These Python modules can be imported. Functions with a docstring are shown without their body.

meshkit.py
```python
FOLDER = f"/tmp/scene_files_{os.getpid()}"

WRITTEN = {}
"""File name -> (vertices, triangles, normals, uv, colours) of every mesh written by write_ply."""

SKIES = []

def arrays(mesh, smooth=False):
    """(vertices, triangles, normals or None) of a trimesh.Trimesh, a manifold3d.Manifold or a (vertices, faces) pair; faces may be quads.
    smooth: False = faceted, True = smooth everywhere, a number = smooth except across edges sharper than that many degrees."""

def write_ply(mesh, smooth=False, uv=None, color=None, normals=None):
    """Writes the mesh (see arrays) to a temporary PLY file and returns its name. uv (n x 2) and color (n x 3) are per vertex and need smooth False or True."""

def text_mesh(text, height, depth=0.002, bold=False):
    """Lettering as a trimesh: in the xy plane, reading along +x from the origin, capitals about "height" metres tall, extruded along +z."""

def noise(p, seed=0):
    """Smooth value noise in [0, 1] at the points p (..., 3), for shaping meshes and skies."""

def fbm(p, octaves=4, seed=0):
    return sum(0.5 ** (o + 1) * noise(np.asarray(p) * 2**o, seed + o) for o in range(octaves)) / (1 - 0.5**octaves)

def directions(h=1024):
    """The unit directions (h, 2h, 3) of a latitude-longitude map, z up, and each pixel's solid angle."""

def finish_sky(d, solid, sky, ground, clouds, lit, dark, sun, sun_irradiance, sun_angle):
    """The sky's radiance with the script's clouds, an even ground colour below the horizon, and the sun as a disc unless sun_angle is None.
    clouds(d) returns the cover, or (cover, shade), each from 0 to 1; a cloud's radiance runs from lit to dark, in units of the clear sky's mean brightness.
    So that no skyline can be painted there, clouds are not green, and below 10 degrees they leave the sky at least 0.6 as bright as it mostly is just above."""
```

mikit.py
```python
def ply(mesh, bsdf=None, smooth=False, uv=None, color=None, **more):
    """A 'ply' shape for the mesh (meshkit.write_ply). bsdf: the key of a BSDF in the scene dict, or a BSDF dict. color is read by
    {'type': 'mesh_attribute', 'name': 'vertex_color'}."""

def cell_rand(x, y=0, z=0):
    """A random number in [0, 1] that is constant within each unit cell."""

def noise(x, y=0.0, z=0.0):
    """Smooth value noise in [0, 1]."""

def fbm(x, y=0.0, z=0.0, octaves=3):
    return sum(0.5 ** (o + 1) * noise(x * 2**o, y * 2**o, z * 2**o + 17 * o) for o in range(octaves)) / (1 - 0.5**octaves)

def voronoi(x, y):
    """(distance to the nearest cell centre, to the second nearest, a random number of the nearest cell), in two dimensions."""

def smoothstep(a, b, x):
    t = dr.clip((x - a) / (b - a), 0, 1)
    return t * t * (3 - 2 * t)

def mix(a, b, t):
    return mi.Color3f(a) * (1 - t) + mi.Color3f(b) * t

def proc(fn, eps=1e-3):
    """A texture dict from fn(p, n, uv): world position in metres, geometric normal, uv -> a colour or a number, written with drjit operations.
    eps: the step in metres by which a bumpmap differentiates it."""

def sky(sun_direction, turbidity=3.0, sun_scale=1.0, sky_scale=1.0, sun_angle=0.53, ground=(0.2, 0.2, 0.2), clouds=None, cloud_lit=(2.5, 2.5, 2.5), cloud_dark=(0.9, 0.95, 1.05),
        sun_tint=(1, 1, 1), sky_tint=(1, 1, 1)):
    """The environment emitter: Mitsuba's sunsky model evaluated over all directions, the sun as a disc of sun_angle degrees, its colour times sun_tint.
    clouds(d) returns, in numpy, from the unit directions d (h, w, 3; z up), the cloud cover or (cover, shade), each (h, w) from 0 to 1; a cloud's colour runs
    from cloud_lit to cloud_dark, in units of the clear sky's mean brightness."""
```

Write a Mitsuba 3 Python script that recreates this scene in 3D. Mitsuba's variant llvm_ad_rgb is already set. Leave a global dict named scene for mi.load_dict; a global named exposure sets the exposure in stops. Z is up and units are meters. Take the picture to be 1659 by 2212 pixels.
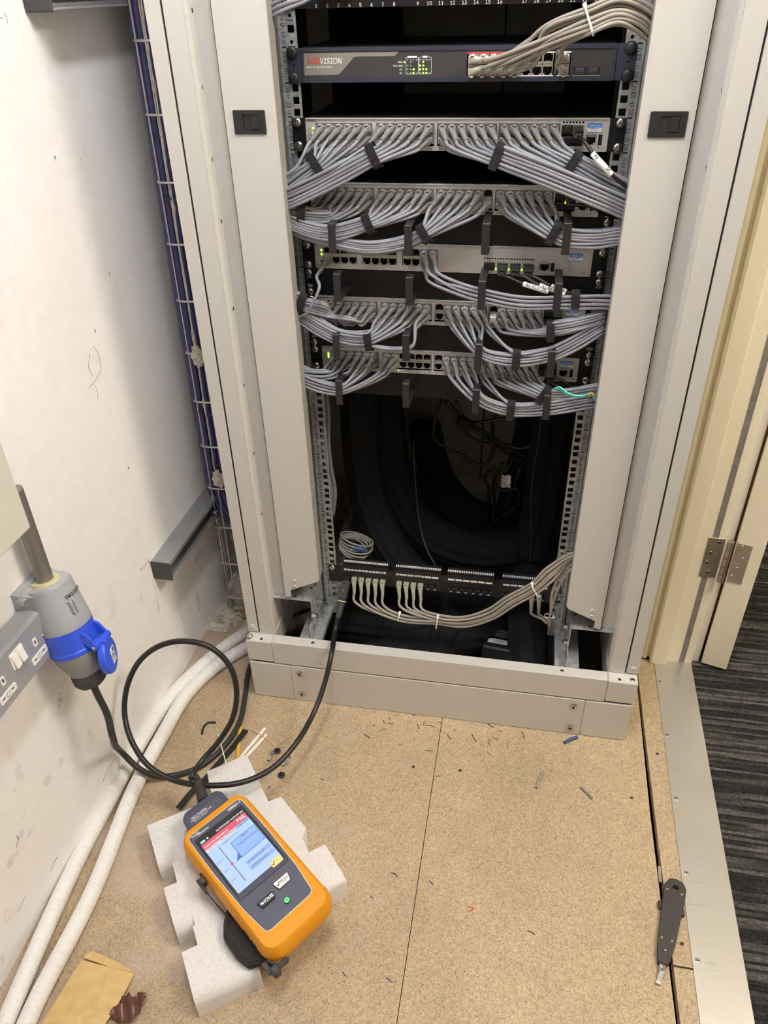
"""A data cabinet in a narrow white comms room: silver switches and grey patch cables, a yellow cable tester on foam on the chipboard floor."""
import math, random
import numpy as np, trimesh, mitsuba as mi, mikit, meshkit
import drjit as dr
from mikit import proc, noise, fbm, voronoi, cell_rand, smoothstep, mix
from shapely.geometry import Polygon, Point, LineString, box as sbox
from shapely.ops import unary_union

T = mi.ScalarTransform4f
rng = np.random.default_rng(11)
scene, labels = {}, {}
A = np.array

# ------------------------------------------------------------------ camera, lights, exposure
exposure = 0.0
CAM = A([0.123244, -1.227585, 1.295748])
CR = A([[0.98382839, -0.15919332, -0.08209251], [0.17761246, 0.80786775, 0.56196398], [-0.02314102, -0.56745678, 0.82307794]])
scene['camera'] = {'type': 'perspective', 'fov': 2 * math.degrees(math.atan(829.5 / 1661.0)), 'fov_axis': 'x', 'near_clip': 0.05, 'far_clip': 50.0,
                   'to_world': T().look_at(origin=CAM.tolist(), target=(CAM + CR[:, 1]).tolist(), up=CR[:, 2].tolist())}
LAMP = (0.0, -0.70, 2.20)         # batten fitting under the low ceiling
LAMP_POWER = (66.0, 65.0, 67.5)
HALL_POWER = (40.0, 36.5, 29.5)

# ------------------------------------------------------------------ helpers
_n = {}


def key(name):
    if name not in _n:
        _n[name] = 0
        return name
    _n[name] += 1
    return '%s_%03d' % (name, _n[name])


def lin(c):
    c = A(c, float) / 255.0
    return np.where(c <= 0.04045, c / 12.92, ((c + 0.055) / 1.055) ** 2.4)


def mat(name, rgb, rough=0.5, metal=0.0, spec=0.5, tex=None, bump=None, scale=1.0, **more):
    """rgb: sRGB 0..255 of the surface's own colour"""
    b = {'type': 'principled', 'base_color': tex if tex is not None else {'type': 'rgb', 'value': lin(rgb).tolist()}, 'roughness': rough, 'metallic': metal, 'specular': spec, **more}
    if bump is not None:
        b = {'type': 'bumpmap', 'arbitrary': bump, 'scale': scale, 'bsdf': b}
    scene[name] = {'type': 'twosided', 'bsdf': b}
    return name


def emit(rgb, power, weight=0.02):
    return {'type': 'area', 'radiance': {'type': 'rgb', 'value': (lin(rgb) * power).tolist()}, 'sampling_weight': weight}


def add(name, mesh, m, parent=None, smooth=False, tw=None, **more):
    k = key(name if parent is None else parent + '__' + name)
    d = mesh if isinstance(mesh, dict) else mikit.ply(mesh, m, smooth=smooth)
    d = dict(d)
    if isinstance(mesh, dict) and m is not None:
        d['bsdf'] = {'type': 'ref', 'id': m}
    if tw is not None:
        d['to_world'] = T(np.asarray(tw, float).tolist()) if not isinstance(tw, T) else tw
    d.update(more)
    scene[k] = d
    return k


def tag(k, label, cat, group=None, kind=None):
    labels[k] = {'label': label, 'category': cat}
    if group:
        labels[k]['group'] = group
    if kind:
        labels[k]['kind'] = kind
    return k


def thing(name, label, cat, group=None):
    return tag(key(name), label, cat, group)


def struct(k, label=None):
    labels[k] = {'kind': 'structure'}
    if label:
        labels[k]['label'] = label
    return k


def part_label(k, label):
    labels.setdefault(k, {})['label'] = label


def cat(ms):
    return trimesh.util.concatenate(list(ms))


def bx(x0, x1, y0, y1, z0, z1, b=0.0):
    x0, x1 = min(x0, x1), max(x0, x1); y0, y1 = min(y0, y1), max(y0, y1); z0, z1 = min(z0, z1), max(z0, z1)
    if b <= 0:
        return trimesh.creation.box(bounds=[[x0, y0, z0], [x1, y1, z1]])
    b = min(b, 0.49 * min(x1 - x0, y1 - y0, z1 - z0))
    p = []
    for x, sx in ((x0, 1), (x1, -1)):
        for y, sy in ((y0, 1), (y1, -1)):
            for z, sz in ((z0, 1), (z1, -1)):
                p += [(x + sx * b, y + sy * b, z), (x + sx * b, y, z + sz * b), (x, y + sy * b, z + sz * b)]
    return trimesh.convex.convex_hull(A(p))


def mtx(o, ex, ey, ez):
    m = np.eye(4)
    m[:3, 0], m[:3, 1], m[:3, 2], m[:3, 3] = ex, ey, ez, o
    return m


def unit(v):
    v = A(v, float)
    return v / np.linalg.norm(v)


def frame(o, ez, up=(0, 0, 1)):
    ez = unit(ez)
    ex = np.cross(up, ez)
    if np.linalg.norm(ex) < 1e-6:
        ex = np.cross((0, 1, 0), ez)
    ex = unit(ex)
    return mtx(o, ex, np.cross(ez, ex), ez)


def xf(mesh, m):
    mesh = mesh.copy()
    mesh.apply_transform(m)
    return mesh


def ext(poly, d, m=None):
    gs = [g for g in getattr(poly, 'geoms', [poly]) if g.area > 1e-12]
    mesh = cat(trimesh.creation.extrude_polygon(g, d, engine='earcut') for g in gs)
    return xf(mesh, m) if m is not None else mesh


FX, FZ, FN = A([1.0, 0, 0]), A([0, 0, 1.0]), A([0, -1.0, 0])


def front(poly, y, d):
    """(x, z) outline extruded from y towards the viewer by d"""
    return ext(poly, d, mtx((0, y, 0), FX, FZ, FN))


def rrect(x0, x1, y0, y1, r, n=4):
    r = min(r, 0.499 * (x1 - x0), 0.499 * (y1 - y0))
    return sbox(x0 + r, y0 + r, x1 - r, y1 - r).buffer(r, quad_segs=n)


def disc(x, y, r, n=6):
    return Point(x, y).buffer(r, quad_segs=n)


def crom(P, m=8):
    """centripetal Catmull-Rom through the points P"""
    P = A(P, float)
    if len(P) < 3:
        return np.linspace(P[0], P[-1], m + 1)
    Q = np.vstack([2 * P[0] - P[1], P, 2 * P[-1] - P[-2]])
    out = []
    for i in range(len(P) - 1):
        p0, p1, p2, p3 = Q[i:i + 4]
        t0 = 0.0
        t1 = t0 + max(np.linalg.norm(p1 - p0), 1e-9) ** 0.5
        t2 = t1 + max(np.linalg.norm(p2 - p1), 1e-9) ** 0.5
        t3 = t2 + max(np.linalg.norm(p3 - p2), 1e-9) ** 0.5
        t = np.linspace(t1, t2, m, endpoint=False)[:, None]
        a1 = (t1 - t) / (t1 - t0) * p0 + (t - t0) / (t1 - t0) * p1
        a2 = (t2 - t) / (t2 - t1) * p1 + (t - t1) / (t2 - t1) * p2
        a3 = (t3 - t) / (t3 - t2) * p2 + (t - t2) / (t3 - t2) * p3
        b1 = (t2 - t) / (t2 - t0) * a1 + (t - t0) / (t2 - t0) * a2
        b2 = (t3 - t) / (t3 - t1) * a2 + (t - t1) / (t3 - t1) * a3
        out.append((t2 - t) / (t2 - t1) * b1 + (t - t1) / (t2 - t1) * b2)
    return np.vstack(out + [P[-1:]])


def sweep(path, prof, up=None, closed=False, scale=None):
    """the outline prof (n, 2) swept along path by parallel transport"""
    P, prof = A(path, float), A(prof, float)
    t = np.gradient(P, axis=0) if not closed else np.roll(P, -1, 0) - np.roll(P, 1, 0)
    t /= np.linalg.norm(t, axis=1, keepdims=True) + 1e-12
    u = A(up if up is not None else ((0, 0, 1) if abs(t[0][2]) < 0.9 else (0, 1, 0)), float)
    rings = []
    for i in range(len(P)):
        u = u - t[i] * (u @ t[i])
        u /= np.linalg.norm(u) + 1e-12
        w = np.cross(t[i], u)
        s = 1.0 if scale is None else scale[i]
        rings.append(P[i] + s * (prof[:, :1] * u + prof[:, 1:] * w))
    v, k, n = np.vstack(rings), len(prof), len(P)
    i, j = np.meshgrid(np.arange(n if closed else n - 1), np.arange(k), indexing='ij')
    a, b, c, d = i * k + j, i * k + (j + 1) % k, ((i + 1) % n) * k + (j + 1) % k, ((i + 1) % n) * k + j
    f = [np.stack([a, b, c], -1).reshape(-1, 3), np.stack([a, c, d], -1).reshape(-1, 3)]
    if not closed:
        q = np.arange(1, k - 1)
        f += [np.stack([q * 0, q + 1, q], -1), (n - 1) * k + np.stack([q * 0, q, q + 1], -1)]
    return trimesh.Trimesh(v, np.vstack(f), process=False)


def circ(r, n=8):
    a = np.arange(n) * 2 * np.pi / n
    return np.stack([np.cos(a) * r, np.sin(a) * r], 1)


def tube(P, r, n=8, **k):
    return sweep(P, circ(r, n), **k)


def lathe(prof, n=20, m=None):
    """(r, z) profile turned about z"""
    prof = A(prof, float)
    a = np.arange(n) * 2 * np.pi / n
    v = np.concatenate([np.stack([r * np.cos(a), r * np.sin(a), a * 0 + z], 1) for r, z in prof])
    k = len(prof)
    f = []
    for i in range(k - 1):
        for j in range(n):
            p, q = i * n + j, i * n + (j + 1) % n
            f += [(p, q, q + n), (p, q + n, p + n)]
    if prof[0][0] > 1e-9:
        v = np.vstack([v, [[0, 0, prof[0][1]]]]); f += [(len(v) - 1, (j + 1) % n, j) for j in range(n)]
    if prof[-1][0] > 1e-9:
        v = np.vstack([v, [[0, 0, prof[-1][1]]]]); f += [(len(v) - 1, (k - 1) * n + j, (k - 1) * n + (j + 1) % n) for j in range(n)]
    mesh = trimesh.Trimesh(v, A(f), process=False)
    return xf(mesh, m) if m is not None else mesh


def loft(sections):
    """closed outlines of equal length, one above the other; ends capped with fans"""
    v, k = np.vstack(sections), len(sections[0])
    f = []
    for i in range(len(sections) - 1):
        for j in range(k):
            a, b = i * k + j, i * k + (j + 1) % k
            f += [(a, b, b + k), (a, b + k, a + k)]
    c0, c1 = len(v), len(v) + 1
    v = np.vstack([v, sections[0].mean(0), sections[-1].mean(0)])
    for j in range(k):
        f += [(c0, (j + 1) % k, j), (c1, (len(sections) - 1) * k + j, (len(sections) - 1) * k + (j + 1) % k)]
    return trimesh.Trimesh(v, A(f), process=False)


_txt = {}


def text(s, h, bold=False, depth=0.0003, align='c'):
    """lettering in xy, centred on the origin (or starting there), capitals h high"""
    k = (s, bold)
    if k not in _txt:
        _txt[k] = meshkit.text_mesh(s, 1.0, depth=1.0, bold=bold)
    m = _txt[k].copy()
    b = m.bounds
    m.vertices = (m.vertices - [0.5 * (b[0][0] + b[1][0]) if align == 'c' else b[0][0], 0.5, 0]) * [h, h, depth]
    return m


def ftext(s, h, x, z, y, bold=False, rot=0.0, align='c', slant=0.0, wide=1.0):
    """lettering on a front face at y, facing the viewer"""
    m = text(s, h, bold, align=align)
    m.vertices[:, 0] = m.vertices[:, 0] * wide + slant * m.vertices[:, 1]
    c, q = math.cos(rot), math.sin(rot)
    return xf(m, mtx((x, y, z), (c, 0, q), (-q, 0, c), (0, -1, 0)))


# the left wall stands a little askew: local (d, u, z) = off the wall, along it, up
TW = unit((.026, .78, 0)); NW = A([TW[1], -TW[0], 0]); OW = A([-.604, -.7, 0]) - TW * -.7
WM = mtx(OW, NW, TW, (0, 0, 1))


def wp(d, u, z):
    return OW + NW * d + TW * u + A([0, 0, z])


# ------------------------------------------------------------------ materials
def speckle(c0, c1, sc, amt):
    a, b = lin(c0), lin(c1)
    return proc(lambda p, n, uv: mix(a.tolist(), b.tolist(), smoothstep(0.5 - amt, 0.5 + amt, fbm(p.x * sc, p.y * sc, p.z * sc, 3))))


powder = proc(lambda p, n, uv: fbm(p.x * 900, p.y * 900, p.z * 900, 2), eps=4e-4)
mat('m_cabinet', (194, 192, 187), 0.45, bump=powder, scale=0.00018)
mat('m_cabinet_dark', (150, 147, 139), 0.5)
mat('m_galv', (186, 188, 188), 0.42, 0.45, tex=speckle((150, 153, 154), (190, 192, 192), 160, 0.35))
mat('m_zinc', (200, 200, 198), 0.22, 1.0)
mat('m_chrome', (225, 225, 222), 0.12, 1.0)
mat('m_black', (26, 25, 26), 0.5)
mat('m_black_matt', (22, 21, 22), 0.8)
mat('m_black_steel', (12, 11, 12), 0.5, spec=0.3)
mat('m_hook', (30, 29, 31), 0.45)
mat('m_velcro', (25, 24, 27), 0.95)
mat('m_print_black', (24, 24, 25), 0.6)
mat('m_print_grey', (96, 94, 92), 0.6)
mat('m_print_white', (236, 236, 236), 0.6)
mat('m_silver', (190, 188, 184), 0.42, 0.25)
mat('m_shield', (176, 172, 165), 0.35, 0.8)
mat('m_gold', (196, 170, 110), 0.35, 0.8)
mat('m_port_dark', (20, 18, 18), 0.6)
mat('m_cord', (130, 132, 140), 0.42, spec=0.35)
mat('m_boot', (122, 121, 120), 0.5, spec=0.35)
mat('m_plug', (146, 144, 141), 0.3)
mat('m_cord_warm', (148, 142, 133), 0.42, spec=0.35)
mat('m_boot_warm', (178, 172, 160), 0.5)
mat('m_plug_clear', (206, 203, 194), 0.2)
mat('m_boot_green', (150, 150, 132), 0.5)
mat('m_tie_white', (232, 230, 224), 0.4)
mat('m_label_white', (238, 238, 240), 0.5)
mat('m_cable_black', (22, 20, 20), 0.42)
mat('m_cable_dusty', (52, 49, 48), 0.55, tex=speckle((32, 30, 29), (44, 42, 41), 380, 0.4))
mat('m_aqua', (96, 206, 198), 0.4)
mat('m_orange', (226, 160, 60), 0.45)
mat('m_blue_sticker', (62, 118, 196), 0.5)
mat('m_navy_metal', (46, 49, 63), 0.4)
mat('m_hik_face', (50, 48, 48), 0.6)
mat('m_hik_sticker', (130, 125, 120), 0.5)
mat('m_red', (196, 62, 60), 0.5)
mat('m_yellow', (212, 140, 12), 0.5)
mat('m_tester_dark', (76, 78, 94), 0.45)
mat('m_tester_black', (34, 34, 40), 0.35)
mat('m_tester_module', (64, 67, 86), 0.5)
mat('m_button_white', (226, 224, 224), 0.4)
mat('m_nylon', (34, 31, 31), 0.85)
mat('m_strut', (160, 162, 162), 0.45, 0.5, tex=speckle((146, 149, 150), (168, 170, 170), 420, 0.4))
mat('m_cap_black', (58, 57, 58), 0.6)
mat('m_wire', (206, 206, 198), 0.35, 0.55)
mat('m_blue_cable', (70, 70, 116), 0.5)
mat('m_plaster', (196, 192, 178), 0.9, tex=speckle((176, 170, 152), (214, 210, 198), 120, 0.3))
mat('m_conduit_white', (232, 231, 228), 0.4)
mat('m_conduit_steel', (138, 134, 132), 0.45, 0.7, tex=speckle((136, 132, 130), (148, 145, 142), 380, 0.4))
mat('m_ind_grey', (158, 161, 166), 0.45)
mat('m_ind_grey_dark', (132, 131, 130), 0.5)
mat('m_blue', (50, 86, 214), 0.38)
mat('m_gland', (62, 60, 58), 0.7, tex=speckle((48, 46, 45), (62, 59, 56), 420, 0.4))
mat('m_ring_cream', (196, 190, 150), 0.5)
mat('m_socket', (160, 163, 170), 0.4, 0.2)
mat('m_white_plastic', (236, 234, 230), 0.35)
mat('m_db_box', (206, 204, 192), 0.5)
mat('m_paint_cream', (238, 230, 208), 0.5)
mat('m_paint_cream_shade', (234, 226, 206), 0.5)
mat('m_paint_door', (236, 226, 204), 0.5)
mat('m_paint_pale', (236, 228, 216), 0.5)
mat('m_seal_grey', (128, 122, 116), 0.6, tex=speckle((118, 112, 106), (136, 130, 124), 60, 0.4))
mat('m_hinge', (176, 166, 148), 0.4, 0.8, tex=speckle((158, 148, 132), (184, 174, 156), 40, 0.4))
mat('m_foam', (218, 216, 213), 0.85, tex=speckle((207, 205, 203), (220, 219, 218), 420, 0.4), bump=proc(lambda p, n, uv: fbm(p.x * 260, p.y * 260, p.z * 260, 2), eps=8e-4), scale=0.0003)
mat('m_paper', (202, 172, 116), 0.75, tex=speckle((194, 163, 108), (208, 179, 124), 90, 0.4))
mat('m_brown_tape', (92, 56, 48), 0.3)
mat('m_tool', (50, 46, 45), 0.5)
mat('m_steel_blade', (128, 126, 124), 0.3, 0.9)
mat('m_yellow_strip', (222, 176, 58), 0.5)
mat('m_white_strip', (236, 230, 226), 0.5)
mat('m_blue_offcut', (58, 76, 124), 0.45)
mat('m_wire_red', (198, 96, 70), 0.5)
mat('m_wire_dark', (70, 58, 48), 0.5)
mat('m_wire_green', (112, 104, 72), 0.6)
mat('m_wire_brown', (112, 78, 48), 0.6)
mat('m_wire_blue', (70, 72, 116), 0.5)
mat('m_straw', (206, 180, 138), 0.6)
mat('m_sleeve', (24, 24, 26), 0.85, spec=0.2, bump=proc(lambda p, n, uv: noise(p.x * 420, p.y * 420, p.z * 420), eps=8e-4), scale=0.002)


def wall_tex(p, n, uv):
    g = fbm(p.y * 3.0, p.z * 3.0, 1.7, 3)
    fine = fbm(p.y * 60, p.z * 60, 5.1, 2)
    c = mix([0.80, 0.785, 0.775], [0.86, 0.85, 0.84], smoothstep(0.25, 0.75, g * 0.75 + fine * 0.25))
    # scuffs and grime low down beside the pipes
    dirt = smoothstep(0.66, 0.80, fbm(p.y * 24, p.z * 24, 9.0, 4)) * smoothstep(0.55, 0.0, p.z)
    return mix(c, [0.42, 0.38, 0.34], dirt * 0.5)


mat('m_wall', (230, 228, 226), 0.85, tex=proc(wall_tex), bump=proc(lambda p, n, uv: fbm(p.y * 90, p.z * 90, p.x * 90, 3), eps=2e-3), scale=0.0009)
mat('m_wall_plain', (232, 230, 226), 0.85)
mat('m_ceiling', (236, 235, 232), 0.9)
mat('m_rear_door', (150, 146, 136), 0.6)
mat('m_wall_dark', (98, 94, 90), 0.9)
mat('m_hall_wall', (224, 214, 194), 0.85)


def chip_tex(p, n, uv):
    """pale wood particles, darker flecks, pressed flat"""
    wx_, wy_ = fbm(p.x * 220, p.y * 220, 3.0, 2), fbm(p.x * 220, p.y * 220, 8.0, 2)
    a, b = p.x * 640 + wx_ * 2.6, p.y * 640 + wy_ * 2.6
    d1, d2, r = voronoi(a, b * 0.6)
    d3, d4, r2 = voronoi(a * 0.6 + 17, b * 0.85 + 5)
    d5, d6, r3 = voronoi(a * 1.5 + 3, b * 1.1 + 41)
    big = fbm(p.x * 5, p.y * 5, 2.0, 4)
    mid = fbm(p.x * 38, p.y * 38, 4.0, 3)
    c = mix([0.50, 0.365, 0.235], [0.665, 0.515, 0.355], smoothstep(0.0, 1.0, r))
    c = mix(c, [0.34, 0.225, 0.125], smoothstep(0.86, 1.0, r2) * 0.6)
    c = mix(c, [0.25, 0.155, 0.085], smoothstep(0.88, 0.95, r3) * smoothstep(0.75, 0.45, d5) * 0.75)
    c = mix(c, [0.72, 0.60, 0.45], smoothstep(0.0, 0.10, r2) * smoothstep(0.10, 0.0, r2) * 0.0 + smoothstep(0.12, 0.0, r2) * 0.45)
    c = c * (0.86 + 0.28 * big) * (0.93 + 0.14 * mid) * mi.Color3f(0.72, 0.73, 0.71)
    dust = smoothstep(0.52, 0.72, fbm(p.x * 6 + 3, p.y * 6 + 9, 6.0, 4)) * smoothstep(0.05, -0.45, p.x)
    return mix(c, [0.50, 0.42, 0.36], dust * 0.5)


mat('m_chipboard', (190, 155, 115), 0.62, spec=0.35, tex=proc(chip_tex))
mat('m_subfloor', (58, 50, 44), 0.95)


def plate_tex(p, n, uv):
    g = fbm(p.x * 9, p.y * 9, 1.0, 4)
    sc = smoothstep(0.70, 0.74, fbm(p.x * 14, p.y * 190, 3.3, 3))
    return mix(mix([0.56, 0.545, 0.52], [0.64, 0.625, 0.60], g), [0.40, 0.38, 0.36], sc * 0.35)


mat('m_threshold', (200, 198, 194), 0.36, 0.8, tex=proc(plate_tex))


def carpet_tex(p, n, uv):
    row = p.y * 172.0 + 0.5 * fbm(p.x * 7, p.y * 3, 2.0, 2)
    i = dr.floor(row)
    r1, r2 = cell_rand(i, 3, 1), noise(p.x * 14, i * 7.3, 2.0)
    c = mix([0.022, 0.021, 0.021], [0.105, 0.098, 0.090], smoothstep(0.35, 0.95, 0.55 * r1 + 0.45 * r2))
    t = noise(p.x * 420, p.y * 420, 4.0)
    return c * (0.5 + 1.0 * t)


mat('m_carpet', (80, 76, 72), 0.95, spec=0.1, tex=proc(carpet_tex))

# ------------------------------------------------------------------ the room
YB, YF, XR, CZ = 0.95, -3.0, 0.462, 2.30     # back, front, right wall face, ceiling


def board(x0, x1, y0, y1, wob=0.0):
    n = 14
    ys = np.linspace(y0, y1, n)
    L = [(x0, y) for y in ys]
    R = [(x1 + wob * math.sin(7 * y + 1), y) for y in ys[::-1]]
    return ext(Polygon(L + R), 0.018, mtx((0, 0, -0.018), (1, 0, 0), (0, 1, 0), (0, 0, 1)))


struct(add('floor', bx(-0.75, 0.56, YF, YB, -0.16, -0.12), 'm_subfloor'))
# chipboard sheets of the floor, hairline joints between them
def cut(x0, x1, y0, y1, hole, wob=0.0):
    n = 14
    ys = np.linspace(y0, y1, n)
    P_ = Polygon([(x0, y) for y in ys] + [(x1 + wob * math.sin(7 * y + 1), y) for y in ys[::-1]]).difference(hole)
    return ext(P_, 0.018, mtx((0, 0, -0.018), (1, 0, 0), (0, 1, 0), (0, 0, 1)))


HOLE = sbox(-.375, -.085, .375, .30)          # the floor is open under the cabinet's front
add('board', cut(0.0212, 0.4330, YF, 0.9, HOLE, 0.0022), 'm_chipboard', 'floor')
add('board', cut(-0.586, 0.0200, YF, 0.052, HOLE), 'm_chipboard', 'floor')
add('board', cut(-0.53, 0.0200, 0.0532, 0.9, HOLE), 'm_chipboard', 'floor')
add('screed', board(-0.66, -0.5305, 0.0535, 0.9), 'm_plaster', 'floor')
add('board', board(0.4400, 0.4795, -0.5635, 0.118), 'm_chipboard', 'floor')
add('board', board(0.4400, 0.4795, YF, -0.5665), 'm_chipboard', 'floor')
add('board', board(-0.66, -0.587, YF, 0.052), 'm_chipboard', 'floor')

Lw = 3.5
wall = trimesh.creation.box(bounds=[[-0.12, YF - 0.2, 0], [0, YB + 0.2, CZ]])
struct(add('wall_left', xf(wall, WM), 'm_wall'))
struct(add('wall_back', bx(-0.8, 2.2, YB, YB + 0.1, 0, CZ), 'm_wall_plain'))
struct(add('wall_front', bx(-0.8, 2.6, YF - 0.1, YF, 0, CZ), 'm_wall_dark'))
DOOR_Y0 = -0.78
struct(add('wall_right', cat([bx(XR, XR + 0.10, 0.14, YB, 0, CZ), bx(XR, XR + 0.10, YF, DOOR_Y0 - 0.07, 0, CZ), bx(XR, XR + 0.10, DOOR_Y0 - 0.07, 0.14, 2.06, CZ)]), 'm_wall_plain'))
struct(add('ceiling', bx(-0.8, 2.6, YF - 0.1, YB + 0.1, CZ, CZ + 0.08), 'm_ceiling'))

# threshold plate and corridor carpet
tp = thing('threshold_plate', 'wide brushed aluminium threshold strip between the chipboard and the carpet', 'threshold strip')
poly = Polygon([(0.4795, 0.1185), (0.5609, 0.1185), (0.5480, -0.635), (0.5440, DOOR_Y0 - 0.4), (0.4630, DOOR_Y0 - 0.4), (0.4685, -0.645)])
add('plate', ext(poly, 0.0025), 'm_threshold', tp)
for q in ([0.4847, 0.0496, 0.0025], [0.4833, -0.1004, 0.0025], [0.4827, -0.2522, 0.0025], [0.4810, -0.4033, 0.0025], [0.4780, -0.5517, 0.0025]):
    s = add('screw', lathe([(0.0042, -0.0004), (0.0042, 0.0002), (0.0034, 0.0008), (0, 0.0009)], 14, mtx(q, (1, 0, 0), (0, 1, 0), (0, 0, 1))), 'm_zinc', tp, smooth=40)
    a = rng.uniform(0, 3)
    cr = cat([bx(-0.0022, 0.0022, -0.0004, 0.0004, 0, 0.00015), bx(-0.0004, 0.0004, -0.0022, 0.0022, 0, 0.00015)])
    add('cross_slot', xf(cr, mtx(A(q) + (0, 0, 0.0009), (math.cos(a), math.sin(a), 0), (-math.sin(a), math.cos(a), 0), (0, 0, 1))), 'm_print_black', s)

nx, ny = 50, 1400
gx, gy = np.meshgrid(np.linspace(0.545, 1.35, nx), np.linspace(-0.85, 0.75, ny), indexing='ij')
P3 = np.stack([gx * 22, gy * 150, gx * 0], -1)
gz = -0.004 + 0.0028 * np.abs(np.sin(np.pi * gy * 172)) + 0.003 * meshkit.noise(np.stack([gx * 90, gy * 300, gx * 0], -1), 5)
idx = np.arange(nx * ny).reshape(nx, ny)
quads = np.stack([idx[:-1, :-1], idx[1:, :-1], idx[1:, 1:], idx[:-1, 1:]], -1).reshape(-1, 4)
struct(add('carpet', (np.stack([gx, gy, gz], -1).reshape(-1, 3), quads), 'm_carpet', smooth=True), 'dark grey ribbed carpet tiles of the corridor outside the door')
struct(add('floor_corridor', bx(0.56, 2.6, YF, YB + 0.1, -0.08, -0.012), 'm_carpet'))
struct(add('wall_corridor', bx(2.5, 2.6, YF, YB + 0.1, 0, CZ), 'm_hall_wall'))

# door lining, architrave, seal
fr = key('door_frame')
labels[fr] = {'kind': 'structure', 'label': 'cream painted door lining with planted stop, grey smoke seal and architrave'}
ZT = 2.06
add('architrave', cat([bx(0.4420, 0.4515, 0.1135, 0.185, 0, ZT + 0.05, 0.003)]), 'm_paint_cream', fr)
add('architrave', cat([bx(0.4535, 0.4640, 0.1165, 0.19, 0, ZT, 0.0035), bx(0.4615, 0.4700, 0.1250, 0.2, 0, ZT, 0.002)]), 'm_paint_cream_shade', fr)
add('stop', bx(0.4695, 0.5045, 0.1040, 0.15, 0, ZT, 0.0018), 'm_paint_cream', fr)
add('lining', cat([bx(0.5040, 0.5325, 0.1180, 0.2, 0, ZT), bx(0.5462, 0.5615, 0.1185, 0.2, 0, ZT, 0.0015), bx(0.5320, 0.5470, 0.1215, 0.2, 0, ZT)]), 'm_paint_cream', fr)
sz = np.linspace(0.001, ZT, 90)
w = 0.0010 * np.sin(sz * 61) + 0.0012 * np.sin(sz * 143 + 1)
sm = loft([np.stack([A([0.5327, 0.5327, 0.5448 + a, 0.5448 + a]), A([0.1225, 0.1178, 0.1178, 0.1225]), A([z] * 4)], 1) for z, a in zip(sz, w)])
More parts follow.
